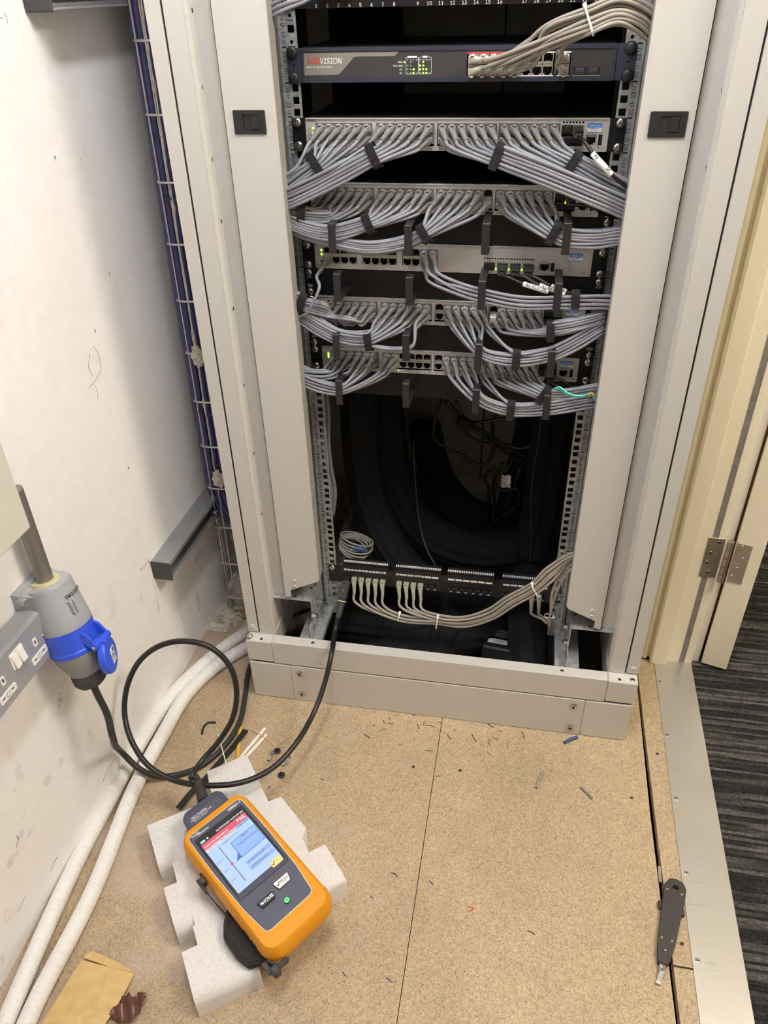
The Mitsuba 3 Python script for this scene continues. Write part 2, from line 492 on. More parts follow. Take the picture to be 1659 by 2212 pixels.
add('smoke_seal', sm, 'm_seal_grey', fr)
add('bead', cat([bx(0.5322, 0.5332, 0.1172, 0.123, 0, ZT), bx(0.5452, 0.5464, 0.1172, 0.123, 0, ZT)]), 'm_paint_pale', fr)
add('edge_trim', cat([bx(0.5630, 0.5790, 0.1275, 0.2, 0, ZT, 0.002), bx(0.5610, 0.5640, 0.1225, 0.2, 0, ZT, 0.001)]), 'm_paint_pale', fr)
add('lining', bx(0.4695, 0.5615, DOOR_Y0 - 0.07, DOOR_Y0, 0, ZT, 0.002), 'm_paint_cream', fr)
add('lining', bx(0.4695, 0.5615, DOOR_Y0 - 0.07, 0.15, ZT, ZT + 0.05, 0.002), 'm_paint_cream', fr)

dr_ = key('door_1')
labels[dr_] = {'kind': 'structure', 'label': 'cream painted door leaf standing open into the corridor, hinge edge facing the room'}
e0, e1 = A([0.5812, 0.1172, 0]), A([0.6322, 0.1022, 0])
ex = unit(e1 - e0)
DM = mtx(e0, ex, (-ex[1], ex[0], 0), (0, 0, 1))     # x across the leaf's edge, y along the leaf away from the hinge
add('leaf', xf(bx(0, 0.0532, 0.0, 0.78, 0.008, 2.04, 0.0012), DM), 'm_paint_door', dr_)
hg = thing('door_hinge', 'steel butt hinge of two screwed leaves on the door edge and lining', 'hinge')
hz0, hz1 = 0.2545, 0.3560
add('leaf', bx(0.5262, 0.5590, 0.1158, 0.1180, hz0, hz1, 0.0006), 'm_hinge', hg)
add('leaf', xf(bx(0.002, 0.0305, -0.0022, 0.0002, hz0 - 0.004, hz1 - 0.006, 0.0006), DM), 'm_hinge', hg)
for k in range(5):
    za = hz0 - 0.002 + (hz1 - hz0 + 0.004) * k / 5
    add('knuckle', lathe([(0.0040, 0), (0.0066, 0.0006), (0.0066, (hz1 - hz0 + .004) / 5 - 0.0012), (0.0040, (hz1 - hz0 + .004) / 5 - 0.0006)], 16, mtx((0.5675, 0.1080, za), (1, 0, 0), (0, 1, 0), (0, 0, 1))), 'm_hinge', hg, smooth=40)
for x, z in ((0.5490, 0.346), (0.5375, 0.318), (0.5345, 0.293), (0.5420, 0.268)):
    s = add('screw', lathe([(0.0042, 0), (0.0036, 0.0009), (0, 0.0010)], 14, mtx((x, 0.1158, z), FX, FZ, FN)), 'm_steel_blade', hg, smooth=40)
    add('cross_slot', front(unary_union([sbox(x - .0018, z - .0004, x + .0018, z + .0004), sbox(x - .0004, z - .0018, x + .0004, z + .0018)]), 0.1149, 0.0002), 'm_print_black', s)
for x, z in ((0.0115, 0.343), (0.0190, 0.314), (0.0140, 0.288), (0.0080, 0.266)):
    m = mtx(tuple((DM @ A([x, -0.0022, z, 1]))[:3]), ex, FZ, unit(np.cross(ex, FZ)))
    s = add('screw', lathe([(0.0038, 0), (0.0033, 0.0007), (0, 0.0008)], 14, m), 'm_zinc', hg, smooth=40)
    add('cross_slot', xf(cat([bx(-.0018, .0018, -.0004, .0004, .0008, .0010), bx(-.0004, .0004, -.0018, .0018, .0008, .0010)]), m), 'm_print_black', s)

# ------------------------------------------------------------------ lamps
lf = thing('ceiling_light', 'rectangular ceiling light fitting above the room', 'ceiling light')
lx, ly, lz = LAMP
add('housing', bx(lx - 0.065, lx + 0.065, ly - 0.33, ly + 0.33, lz + 0.062, CZ, 0.004), 'm_white_plastic', lf)
add('diffuser', bx(lx - 0.055, lx + 0.055, ly - 0.32, ly + 0.32, lz, lz + 0.061, 0.012), 'm_white_plastic', lf, emitter={'type': 'area', 'radiance': {'type': 'rgb', 'value': list(LAMP_POWER)}, 'sampling_weight': 1.0})
lf = thing('corridor_light', 'square warm ceiling light panel of the corridor', 'ceiling light')
add('housing', bx(0.95, 1.55, -0.9, -0.3, CZ - 0.03, CZ, 0.004), 'm_white_plastic', lf)
v = A([[.98, -.87, 0], [.98, -.33, 0], [1.52, -.33, 0], [1.52, -.87, 0]]) + (0, 0, CZ - 0.031)
add('diffuser', (v, A([[0, 1, 2], [0, 2, 3]])), 'm_white_plastic', lf, emitter={'type': 'area', 'radiance': {'type': 'rgb', 'value': list(HALL_POWER)}, 'sampling_weight': 0.4})

# ------------------------------------------------------------------ the cabinet
cab = thing('rack_cabinet', 'open light grey data cabinet with covers, posts and plinth', 'cabinet')
ZTOP = 2.05
YP, YBK = -0.127, 0.60
# plinth and the frame's lower front bar
add('plinth_panel', bx(-0.3065, 0.3055, YP, YP + 0.02, 0.0, 0.1045, 0.0015), 'm_cabinet', cab)
for sx in (-1, 1):
    xa, xb = (-0.397, -0.3070) if sx < 0 else (0.3060, 0.397)
    add('plinth_corner', cat([bx(xa, xb, YP, YP + 0.02, 0.0, 0.1045, 0.0018), bx(sx * 0.397, sx * 0.385, YP + 0.0005, YP + 0.09, 0.0, 0.1045, 0.0015)]), 'm_cabinet', cab)
    add('plinth_side', bx(sx * 0.396, sx * 0.384, YP + 0.0905, YBK, 0.0, 0.1045), 'm_cabinet', cab)
    add('frame_corner', bx(sx * 0.3412, sx * 0.398, YP, YP + 0.06, 0.1085, 0.1670, 0.0025), 'm_cabinet', cab)
    add('frame_side_bar', bx(sx * 0.3420, sx * 0.397, YP + 0.0605, YBK, 0.1085, 0.1660), 'm_cabinet', cab)
add('frame_front_bar', cat([front(Polygon([(-.3404, .1085), (.3404, .1085), (.3404, .1670), (-.3404, .1670)]), YP + 0.0035, 0.0035),
                            ext(sbox(-.3404, YP + 0.0002, .3404, YP + 0.0245).difference(rrect(-.0135, YP + .008, .0135, YP + .0125, .0022)).difference(unary_union([disc(s * .2545, YP + .0130, .0026) for s in (-1, 1)])), 0.0022, mtx((0, 0, .1648), (1, 0, 0), (0, 1, 0), (0, 0, 1))),
                            bx(-.3404, .3404, YP + .0225, YP + .0245, .1085, .1650)]), 'm_cabinet', cab)
add('plinth_gap', bx(-0.392, 0.392, YP + 0.004, YP + 0.02, 0.1040, 0.1090), 'm_print_black', cab)
add('frame_rear_bar', bx(-0.34, 0.34, YBK - 0.06, YBK - 0.02, 0.1085, 0.1660), 'm_cabinet', cab)
add('plinth_rear', bx(-0.39, 0.39, YBK - 0.04, YBK - 0.02, 0.0, 0.1045), 'm_cabinet', cab)
add('floor_bar', bx(-0.34, 0.34, YBK - 0.09, YBK - 0.075, 0.0, 0.055), 'm_cabinet', cab)


def screw_head(x, y, z, nrm, r, m='m_zinc', parent=None, up=(0, 0, 1), slot='hex', name='screw'):
    fm = frame((x, y, z), nrm, up)
    s = add(name, lathe([(r, -0.0005), (r, 0.0004), (0.8 * r, 0.22 * r), (0.45 * r, 0.36 * r), (0, 0.38 * r)], 16, fm), m, parent, smooth=40)
    if slot:
        g = ext(disc(0, 0, 0.36 * r, 2), 0.0004) if slot == 'hex' else cat([bx(-.6 * r, .6 * r, -.1 * r, .1 * r, 0, .0004), bx(-.1 * r, .1 * r, -.6 * r, .6 * r, 0, .0004)])
        k = '_slot' if parent and parent.count('__') == 0 else None
        if k and s.count('__') < 2:
            add('recess', xf(g, fm @ mtx((0, 0, 0.36 * r), (1, 0, 0), (0, 1, 0), (0, 0, 1))), 'm_print_black', s)
    return s


for x, z in ((-.2865, .0844), (-.2867, .0221), (.2843, .0839), (.2845, .0209)):
    screw_head(x, YP, z, (0, -1, 0), 0.0085, 'm_zinc', cab)
for x in (-.2550, .2535, -.0, ):
    if abs(x) > .1:
        screw_head(x, YP + 0.0130, .1670, (0, 0, 1), 0.0038, 'm_steel_blade', cab, up=(0, 1, 0))
for x in (-.3650, .3630):
    add('bolt_hole', lathe([(0.0034, 0), (0, 0.0003)], 14, mtx((x, YP + .0075, .1670), (1, 0, 0), (0, 1, 0), (0, 0, 1))), 'm_print_black', cab)
s = screw_head(.3877, YP + .0097, .1670, (0, 0, 1), 0.0052, 'm_steel_blade', cab, up=(0, 1, 0))
b = add('bolt', lathe([(.0095, 0), (.0095, .0014), (.0072, .0016), (.0072, .0062), (.0040, .0066), (.0038, .0125), (.0026, .0135)], 6, mtx((-.3925, YP + .0095, .1670), (1, 0, 0), (0, 1, 0), (0, 0, 1))), 'm_chrome', cab)

for sx in (-1, 1):
    side = 'left' if sx < 0 else 'right'
    add('post', cat([bx(sx * .3440, sx * .3735, -.1030, -.0300, .1670, ZTOP, 0.0015), ext(Polygon([(sx * .3435, -.1030), (sx * .3405, -.0960), (sx * .3445, -.0660), (sx * .3445, -.1030)]) if sx > 0 else Polygon([(sx * .3435, -.1030), (sx * .3445, -.1030), (sx * .3445, -.0660), (sx * .3405, -.0960)]), ZTOP - .167, mtx((0, 0, .167), (1, 0, 0), (0, 1, 0), (0, 0, 1)))]), 'm_cabinet', cab)
    add('side_panel', bx(sx * .3765, sx * .3985, -.1032, YBK + .0, .1690, ZTOP, 0.0012), 'm_cabinet', cab)
    add('panel_gap', bx(sx * .3735, sx * .3766, -.0995, -.05, .1680, ZTOP), 'm_print_black', cab)
    screw_head(sx * .3880, -.1032, .1840 if sx < 0 else .1830, (0, -1, 0), 0.0068, 'm_cabinet', cab, name='cap_button', slot=None)
    add('recess_panel', bx(sx * .3445, sx * .3140, -.0670, -.0640, .2500, ZTOP), 'm_cabinet', cab)
    add('rear_post', bx(sx * .30, sx * .374, YBK - .06, YBK - .02, .167, ZTOP), 'm_cabinet', cab)
    # cover over the vertical cable space, notched and cut on the slant at its foot
    xo, xi = (.3150, .2398) if sx < 0 else (.3165, .2474)
    zi = .3046 if sx < 0 else .2995
    out = [(xo, .2545), (xo - .0120, .2580), (xo - .0125, .2755), (xi + .004, zi), (xi, zi + .005), (xi, ZTOP), (xo, ZTOP)]
    pg = Polygon([(sx * a, b) for a, b in out])
    cov = thing('cable_duct_cover', ('left' if sx < 0 else 'right') + ' tall light grey cable duct cover, slanted at the foot, with a black latch', 'cover')
    add('panel', front(pg, -.0775, .0025), 'm_cabinet', cov)
    add('fold', cat([bx(sx * xi, sx * (xi + .0022), -.0795, -.052, zi + .006, ZTOP), bx(sx * xo, sx * (xo - .0022), -.0795, -.0680, .2580, ZTOP)]), 'm_cabinet_dark', cov)
    add('lip', front(Polygon([(sx * xi, zi + .006), (sx * (xi + .0028), zi + .005), (sx * (xi + .0028), ZTOP), (sx * xi, ZTOP)]), -.0798, .0006), 'm_cabinet', cov)
    add('edge_gap', bx(sx * (xo + .0002), sx * (xo + .0016), -.0775, -.0660, .2545, ZTOP), 'm_print_black', cab)
    for q in (([-0.2918, -0.0800, 0.3007], [-0.2919, -0.0800, 0.2852]) if sx < 0 else ([0.2958, -0.0800, 0.3014], [0.2963, -0.0800, 0.2861])):
        rv = add('rivet', lathe([(.0042, 0), (.0040, .0008), (.0024, .0016), (.0012, .0010), (0, .0004)], 16, frame((q[0], -.0800, q[2]), (0, -1, 0))), 'm_cabinet', cov, smooth=50)
        add('rivet_hole', lathe([(.0011, 0), (0, .0002)], 10, frame((q[0], -.0812, q[2]), (0, -1, 0))), 'm_print_black', rv)
    # latch: a black frame with a finger recess
    cs = ([-0.3030, -0.0810, 1.1501], [-0.2566, -0.0810, 1.1535], [-0.2551, -0.0810, 1.1256], [-0.3021, -0.0810, 1.1219]) if sx < 0 else ([0.2614, -0.0810, 1.1514], [0.3055, -0.0810, 1.1477], [0.3069, -0.0810, 1.1208], [0.2637, -0.0810, 1.1239])
    cx, cz = np.mean([c[0] for c in cs]), np.mean([c[2] for c in cs])
    hw, hh = .0232, .0152
    la = add('latch', front(rrect(cx - hw, cx + hw, cz - hh, cz + hh, .0015).difference(sbox(cx - .009, cz - .0105, cx + .0145, cz + .0098)), -.0800, .0022), 'm_black', cov)
    add('latch_recess', cat([bx(cx - .009, cx + .0145, -.0804, -.0795, cz - .0105, cz + .0098)]), 'm_print_black', la)
    add('latch_slider', cat([bx(cx + .001, cx + .0142, -.0818, -.0800, cz - .009, cz + .009, .0006)]), 'm_black', la)
    # foot of the rails: depth rail with punched slots, fixing bracket
    add('depth_rail', cat([bx(sx * .2622, sx * .2865, -.1015, .52, .1650, .1670), bx(sx * .2600, sx * .2622, -.1015, .52, .1650, .1990), bx(sx * .2388, sx * .2485, -.1015, .52, .1650, .1672), bx(sx * .2485, sx * .2600, -.1015, .52, .1600, .1640), bx(sx * .2388, sx * .2394, -.1015, .52, .155, .1672)]), 'm_galv', cab)
    for k in range(6):
        add('slot', bx(sx * .2598, sx * .2601, -.085 + .03 * k, -.073 + .03 * k, .1765, .1815), 'm_print_black', cab)
    add('rail_bracket', cat([bx(sx * .2618, sx * .3440, -.0780, .015, .2475, .2495), ext(Polygon([(-.0780, .2495), (-.0760, .2000), (.015, .2000), (.015, .2900), (-.010, .2900), (-.03, .2495)]), .002, mtx((sx * .2630 if sx < 0 else sx * .2630 - .002, 0, 0), (0, 1, 0), (0, 0, 1), (1, 0, 0)))]), 'm_galv', cab)
    for px_, py_ in ((.2985, -.0686), (.2715, -.0375)):
        add('bolt_hole', lathe([(.0030, 0), (0, .0003)], 12, mtx((sx * px_, py_, .2495), (1, 0, 0), (0, 1, 0), (0, 0, 1))), 'm_print_black', cab)
    for y_, z_ in ((-.0395, .2175), (-.0835, .2165)):
        add('bolt', lathe([(.0078, 0), (.0078, .0015), (.0060, .0018), (.0060, .0075), (.0035, .0080), (.0033, .0120), (0, .0122)], 6, frame((sx * .2600, y_, z_), (-sx, 0, 0))), 'm_chrome', cab)
# screws down the posts' inner faces
for q in ([-0.3425, -0.0733, 1.2707], [-0.3425, -0.0728, 1.0018], [-0.3425, -0.0723, 0.8652], [-0.3425, -0.0714, 0.7293], [-0.3425, -0.0716, 0.5938], [-0.3425, -0.0711, 0.4597]):
    add('bolt_hole', lathe([(.0032, 0), (0, .0003)], 12, frame((-.3426, -.078, q[2]), (1, .1, 0))), 'm_print_black', cab)
for q in ([-0.3425, -0.0883, 1.1813], [-0.3425, -0.0874, 1.0886]):
    screw_head(-.3428, -.080, q[2], (1, .1, 0), .0036, 'm_zinc', cab, slot=None)
for q in ([0.3425, -0.0641, 1.1754], [0.3425, -0.0740, 1.0859]):
    screw_head(.3420, -.082, q[2], (-1, .1, 0), .0036, 'm_zinc', cab, slot=None)
add('roof_panel', bx(-.398, .398, -.10, YBK, ZTOP - .02, ZTOP), 'm_cabinet', cab)
add('rear_door', cat([bx(-.340, .0372, YBK - .02, YBK - .002, .15, ZTOP), bx(.0408, .340, YBK - .02, YBK - .002, .15, ZTOP)]), 'm_rear_door', cab)
add('rear_door_seam', bx(.0372, .0408, YBK - .012, YBK - .002, .15, ZTOP), 'm_print_black', cab)

# 19 inch rails, square holes three to a unit
U = .04445
Z0 = .2


def uz(n):
    return Z0 + (n - 1) * U


ROWS = range(1, 29)
for sx in (-1, 1):
    holes = unary_union([rrect(sx * .2325 - .0047, sx * .2325 + .0047, uz(n) + h - .0047, uz(n) + h + .0047, .0007, 2) for n in ROWS for h in (.00635, .022225, .0381)])
    pl = sbox(*sorted((sx * .2245, sx * .2508))[:1], .1525, sorted((sx * .2245, sx * .2508))[1], uz(29)).difference(holes)
    rl = add('mounting_rail', cat([front(pl, .002, .002), ext(Polygon([(sx * .2508, 0.0), (sx * .2575, .0065), (sx * .2575, .06), (sx * .2555, .06), (sx * .2555, .0073), (sx * .2500, .002)] if sx > 0 else [(sx * .2508, 0.0), (sx * .2500, .002), (sx * .2555, .0073), (sx * .2555, .06), (sx * .2575, .06), (sx * .2575, .0065)]), uz(29) - .1525, mtx((0, 0, .1525), (1, 0, 0), (0, 1, 0), (0, 0, 1)))]), 'm_galv', cab)
    part_label(rl, 'galvanised mounting rail with square holes and printed unit numbers')
    for n in ROWS:
        s = '%02d U-%02d U' % ((n, 43 - n) if sx < 0 else (43 - n, n))
        add('unit_mark', cat([ftext(s, .0050, sx * .2440, uz(n) + (.0225 if sx < 0 else .0205), -.00005, rot=-math.pi / 2 if sx < 0 else math.pi / 2), front(sbox(sx * .2440 - .0031, uz(n) - (.0008 if sx < 0 else -.0425), sx * .2440 + .0031, uz(n) + (.0012 if sx < 0 else .0446)), 0, .0003)]), 'm_print_black', rl)
    add('rear_mounting_rail', bx(sx * .225, sx * .257, .46, .47, .17, ZTOP), 'm_cabinet_dark', cab)


def nut_screw(x, z, parent, m='m_zinc', r=.0068, y=-.0045):
    fm = frame((x, y, z), (0, -1, 0))
    a = rng.uniform(0, 1.5)
    fm = fm @ mtx((0, 0, 0), (math.cos(a), math.sin(a), 0), (-math.sin(a), math.cos(a), 0), (0, 0, 1))
    pr = [(r, -.001), (r, .0006), (.92 * r, .0020), (.72 * r, .0031), (.42 * r, .0037), (0, .0039)]
    k = add('screw', lathe(pr, 16, fm), m, parent, smooth=35)
    q = r / .0068
    add('cross_slot', xf(cat([bx(-.0034 * q, .0034 * q, -.0005 * q, .0005 * q, .0034, .0040), bx(-.0005 * q, .0005 * q, -.0034 * q, .0034 * q, .0034, .0040)]), fm), 'm_print_black' if m == 'm_black' else 'm_print_grey', k)
    return k


def cage_nut(x, z):
    k = thing('cage_nut', ('left' if x < 0 else 'right') + ' rail cage nut in a square hole, %s' % NUTS.pop(0), 'cage nut')
    add('cage', front(rrect(x - .0046, x + .0046, z - .0046, z + .0046, .0006).difference(disc(x, z, .0026)), .0015, .0030), 'm_galv', k)
    add('thread', front(disc(x, z, .0036).difference(disc(x, z, .0024)), .006, .0050), 'm_zinc', k)


NUTS = ['just above the dark switch', 'topmost', 'above the dark switch', 'near the foot']
cage_nut(-.2325, uz(24) + .00635)
cage_nut(-.2325, uz(24) + .0381)
cage_nut(.2325, uz(24) + .00635)
cage_nut(.2325, uz(4) + .0381)

# the units above the picture are closed off
for n0, n1 in ((26, 29), (30, 33), (34, 37), (38, 41)):
    k = thing('blanking_panel', 'black blanking panel closing the units above the picture', 'panel', 'blanking panels above the picture')
    add('panel', front(rrect(-.2412, .2412, uz(n0) + .0006, uz(n1) + .0438, .001), -.0002, .0020), 'm_black_steel', k)

# ------------------------------------------------------------------ jacks, plugs and cords
def pc(mesh, rgb):
    mesh = mesh.copy()
    return mesh, np.tile(lin(rgb), (len(mesh.vertices), 1))


def vc_ply(pieces, m):
    mesh = cat([p[0] for p in pieces])
    # keep facets: split the vertices so that colours do not bleed
    return mikit.ply(mesh, m, color=np.vstack([p[1] for p in pieces]))


mat('m_vertex', (0, 0, 0), 0.4, 0.3, tex={'type': 'mesh_attribute', 'name': 'vertex_color'})


def jack_mesh(flip=1, rim=(168, 164, 156)):
    """one RJ45 jack, opening towards -y, latch notch up (flip 1) or down (-1); centre of the opening at the origin"""
    w, h, d = .0118, .0086, .012
    op = unary_union([sbox(-w / 2, -h / 2, w / 2, h / 2), sbox(-.0034, flip * h / 2 - (.0001 if flip > 0 else .0017), .0034, flip * h / 2 + (.0017 if flip > 0 else .0001))])
    plate = sbox(-.0069, -.0068, .0069, .0068).difference(op)
    k = [pc(front(plate, 0, .0010), rim)]
    dark = (22, 20, 20)
    k += [pc(front(sbox(-w / 2 - .0006, -h / 2 - .0018, w / 2 + .0006, h / 2 + .0018), d, .0006), dark)]
    for a in (-1, 1):
        k += [pc(bx(a * w / 2, a * (w / 2 + .0006), 0, d, -h / 2 - .0018, h / 2 + .0018), (60, 57, 52)), pc(bx(-w / 2, w / 2, 0, d, a * (h / 2 + .0016), a * (h / 2 + .0022)), dark)]
        k += [pc(bx(a * .0036, a * w / 2, .0002, .005, flip * h / 2 - flip * .0002, flip * h / 2 + flip * .0012), (150, 142, 124))]
    k += [pc(bx(-.0040, .0040, .001, .010, -flip * h / 2, -flip * h / 2 + flip * .0012), (92, 78, 50))]
    return vc_ply(k, 'm_vertex')


JACK = {1: jack_mesh(1), -1: jack_mesh(-1)}

# plug: clear-ish body with a latch; its boot sits on the cord, ribbed and tapering to the cord
PLUG = {f: mikit.ply(cat([bx(-.0056, .0056, -.0085, .006, -.0040, .0040, .0008), bx(-.0028, .0028, -.0090, .004, f * .0040, f * .0058, .0006), bx(-.0026, .0026, -.0125, -.0080, f * .0046, f * .0066, .0006)]), 'm_plug') for f in (1, -1)}


def boot_mesh(L=.0235, r0=.0054, r1=.0033):
    a = np.arange(10) * 2 * np.pi / 10
    sec = []
    zs = [0, .004, .0085] + list(np.linspace(.0095, L, 13))
    for i, z in enumerate(zs):
        t = z / L
        ex, ez = r0 + (r1 - r0) * t ** .8, (.0046 + (r1 - .0046) * t ** .8)
        g = 1.0 if z < .009 else (1.06 if i % 2 == 0 else .90)
        q = 0.6 + 0.4 * min(1, t * 2)
        c, s = np.sign(np.cos(a)) * np.abs(np.cos(a)) ** q, np.sign(np.sin(a)) * np.abs(np.sin(a)) ** q
        sec.append(np.stack([ex * g * c, ez * g * s, a * 0 + z], 1))
    sec += [np.stack([r1 * 1.15 * np.cos(a), r1 * 1.15 * np.sin(a), a * 0 + L + .0002], 1), np.stack([r1 * 1.15 * np.cos(a), r1 * 1.15 * np.sin(a), a * 0 + L + .0018], 1)]
    return loft(sec)


BOOT = mikit.ply(boot_mesh(), 'm_boot', smooth=35)
BOOT_L = .0235
RC = .0026
RC_N = 8


def patch_cord(port, flip, bdir, way, label, group, mats=('m_cord', 'm_boot', 'm_plug'), name='patch_cable', r=RC, free=.012, cat_='network cable', long=0.0):
    k = thing(name, label, cat_, group)
    p = A(port)
    b = unit(bdir)
    add('plug', PLUG[flip], mats[2], k, tw=mtx(p + (0, -.001, 0), (1, 0, 0), (0, 1 + long, 0), (0, 0, 1)))
    s0 = p + A([0, -.0085 * (1 + long), 0])
    fm = frame(s0, b)
    add('boot', BOOT, mats[1], k, tw=fm)
    e0 = s0 + b * (BOOT_L - .002)
    pts = [e0, s0 + b * (BOOT_L + free)] + list(way)
    P = crom(pts, 7)
    add('cord', tube(P, r, RC_N), mats[0], k, smooth=True)
    return k


def lay(way, n, N, layer, pitch=.0052, depth=.0056, top_first=True):
    """this cord's own lane through the bundle's way points: n of N from the top, layer 0 in front"""
    W = A(way, float)
    out = []
    for i in range(len(W)):
        t = W[min(i + 1, len(W) - 1)] - W[max(i - 1, 0)]
        t2 = unit(A([t[0], t[2]]) + 1e-9)
        nn = A([-t2[1], 0, t2[0]])
        if nn[2] < 0:
            nn = -nn
        j = rng.normal(0, .0005, 3)
        out.append(W[i] + nn * ((N - 1) / 2 - n) * pitch + A([0, layer * depth, 0]) + j)
    return out


def strap(c, direc, half, dep, label, w=.0125, name='cable_strap', m='m_velcro', th=.0014, yc=None):
    """hook and loop strap wrapped about a bundle: c centre, direc the bundle's run, half its half height, dep its half depth"""
    k = thing(name, label, 'cable strap')
    t = unit(direc)
    yv = unit(A([0, -1.0, 0]) - t * (A([0, -1.0, 0]) @ t))
    n = np.cross(t, yv)
    o = rrect(-half, half, -dep, dep, min(half, dep) * .75, 5)
    ring = o.buffer(th, quad_segs=5).difference(o)
    fm = mtx(A(c) - t * w / 2, n, np.cross(t, n), t)
    add('band', ext(ring, w, fm), m, k, smooth=30)
    add('tail', ext(sbox(-half * .2, -dep - th * 1.9 if (np.cross(t, n)[1] > 0) else dep + th * .9, half * 1.02, -dep - th * .9 if (np.cross(t, n)[1] > 0) else dep + th * 1.9), w * .92, fm), m, k)
    return k


ORD = ['first', 'second', 'third', 'fourth', 'fifth', 'sixth', 'seventh', 'eighth']
SWN = {21: 'upper silver switch', 19: 'second silver switch', 17: 'middle silver switch', 15: 'fourth silver switch', 13: 'lowest silver switch'}
BLK = ['leftmost', 'second', 'third', 'rightmost']
BX = [-.1968, -.1053, -.0157, .0728]
PITCH = .01395


def col_x(b, c):
    return BX[b] + PITCH * c


def row_z(n, up):
    return uz(n) + (.0305 if up else .0163)


# ------------------------------------------------------------------ the silver switches
def led(x, z, y, parent, rgb=(150, 255, 60), r=.0017, power=3.0):
    add('status_light', front(disc(x, z, r, 4), y, .0008), 'm_print_black', parent, emitter=emit(rgb, power, .002))


def silver_switch(n, label, kind):
    k = thing('network_switch', label, 'network switch')
    z0, z1 = uz(n) + .0008, uz(n) + .0436
    zc = (z0 + z1) / 2
    X0, X1, YF_ = -.2203, .2178, -.0035
    add('chassis', bx(X0 + .001, X1 - .001, .0135, .30, z0, z1), 'm_black_steel', k)
    add('chassis_rim', cat([bx(X0 + .001, X1 - .001, -.0005, .0136, z1 - .0012, z1), bx(X0 + .001, X1 - .001, -.0005, .0136, z0, z0 + .0012), bx(X0 + .001, X0 + .003, -.0005, .0136, z0, z1), bx(X1 - .003, X1 - .001, -.0005, .0136, z0, z1)]), 'm_black_steel', k)
    holes = []
    if kind == 48:
        for b in range(4):
            x = BX[b]
            holes.append(sbox(x - .0078, z0 + .0058, x + 5 * PITCH + .0078, z1 - .0052 - .0012))
        holes += [sbox(.1532, z1 - .0082 - .0272, .1832, z1 - .0082), sbox(.1868, z0 + .0085, .2022, z0 + .0222), sbox(.2047, z0 + .0085, .2100, z0 + .0222)]
    else:
        for x in (-.1998, -.1348, -.0690):
            holes.append(sbox(x - .0078, z0 + .0078, x + 3 * PITCH + .0078, z1 - .0074))
        holes += [sbox(.0532, z0 + .0050, .0705, z0 + .0175)] + [sbox(.0740 + i * .0202, z0 + .0050, .0900 + i * .0202, z0 + .0178) for i in range(3)] + [sbox(.1388, z0 + .0060, .1552, z0 + .0195), sbox(.1568, z0 + .0060, .1622, z0 + .0195)]
    for i in range(7 if kind == 48 else 19):
        holes.append(disc(.1552 + .0044 * i if kind == 48 else .0540 + .0042 * i, z1 - .0050 if kind == 48 else z1 - .0192, .00135, 3))
    holes += [disc(-.2088, z0 + .0118, .0021, 4), disc(.2062, z0 + .0052, .0010, 3)]
    add('face_plate', front(rrect(X0, X1, z0, z1, .0012).difference(unary_union(holes)), -.0005, .0030), 'm_silver', k)
    add('top_edge', bx(X0 + .001, X1 - .001, -.0060, -.0005, z1 - .0006, z1 + .0003), 'm_silver', k)
    part_label(k + '__face_plate', 'pale silver face plate with port openings')
    blocks = [(b, [col_x(b, c) for c in range(6)]) for b in range(4)] if kind == 48 else [(b, [(-.1998, -.1348, -.0690)[b] + PITCH * c for c in range(4)]) for b in range(3)]
    for b, xs in blocks:
        for x in xs:
            for f in (1, -1):
                z = row_z(n, f > 0) if kind == 48 else uz(n) + (.0289 if f > 0 else .0152)
                add('port', JACK[f], None, k, tw=mtx((x, -.0006, z), (1, 0, 0), (0, 1, 0), (0, 0, 1)))
    cx = .1945 if kind == 48 else .1470
    add('console_port', JACK[-1], None, k, tw=mtx((cx, -.0010, z0 + .0150 if kind == 48 else z0 + .0128), (1.06, 0, 0), (0, 1, 0), (0, 0, 1)))
    ux = .20735 if kind == 48 else .1595
    add('usb_port', cat([front(rrect(ux - .0026, ux + .0026, z0 + .0086, z0 + .0221, .0004).difference(sbox(ux - .0020, z0 + .0092, ux + .0020, z0 + .0215)), -.0008, .0022), bx(ux - .0003, ux + .0010, -.002, .004, z0 + .0095, z0 + .0212), bx(ux - .0025, ux + .0025, .004, .005, z0 + .0086, z0 + .0221)]), 'm_black', k)
    if kind == 48:
        for i in range(2):
            for j in range(2):
                x, z = .1536 + .0148 * i, z1 - .0082 - .0136 * (j + 1) + .0002
                sf = add('sfp_cage', cat([front(sbox(x, z + .0015, x + .0146, z + .0128).difference(sbox(x + .0008, z + .0023, x + .0138, z + .0120)), -.0005, .0040), bx(x + .0008, x + .0138, .002, .003, z + .002, z + .0122)]), 'm_shield' if (i, j) == (1, 0) else 'm_black', k)
                if (i, j) != (1, 0):
                    add('dust_cap', cat([bx(x + .0010, x + .0136, -.0052, .004, z + .0026, z + .0118, .0008), bx(x + .0040, x + .0106, -.0060, -.005, z + .0070, z + .0077)]), 'm_black', sf)
    else:
        for i in range(4):
            x = (.0534, .0742, .0944, .1146)[i]
            sf = add('sfp_cage', cat([front(sbox(x, z0 + .0052, x + .0166, z0 + .0176).difference(sbox(x + .0010, z0 + .0060, x + .0156, z0 + .0164)), -.0005, .0036), bx(x + .0008, x + .0158, .002, .003, z0 + .0054, z0 + .0170)]), 'm_shield' if i else 'm_black', k)
            if i == 0:
                add('dust_cap', bx(x + .0012, x + .0154, -.0048, .004, z0 + .0062, z0 + .0162, .0008), 'm_black', sf)
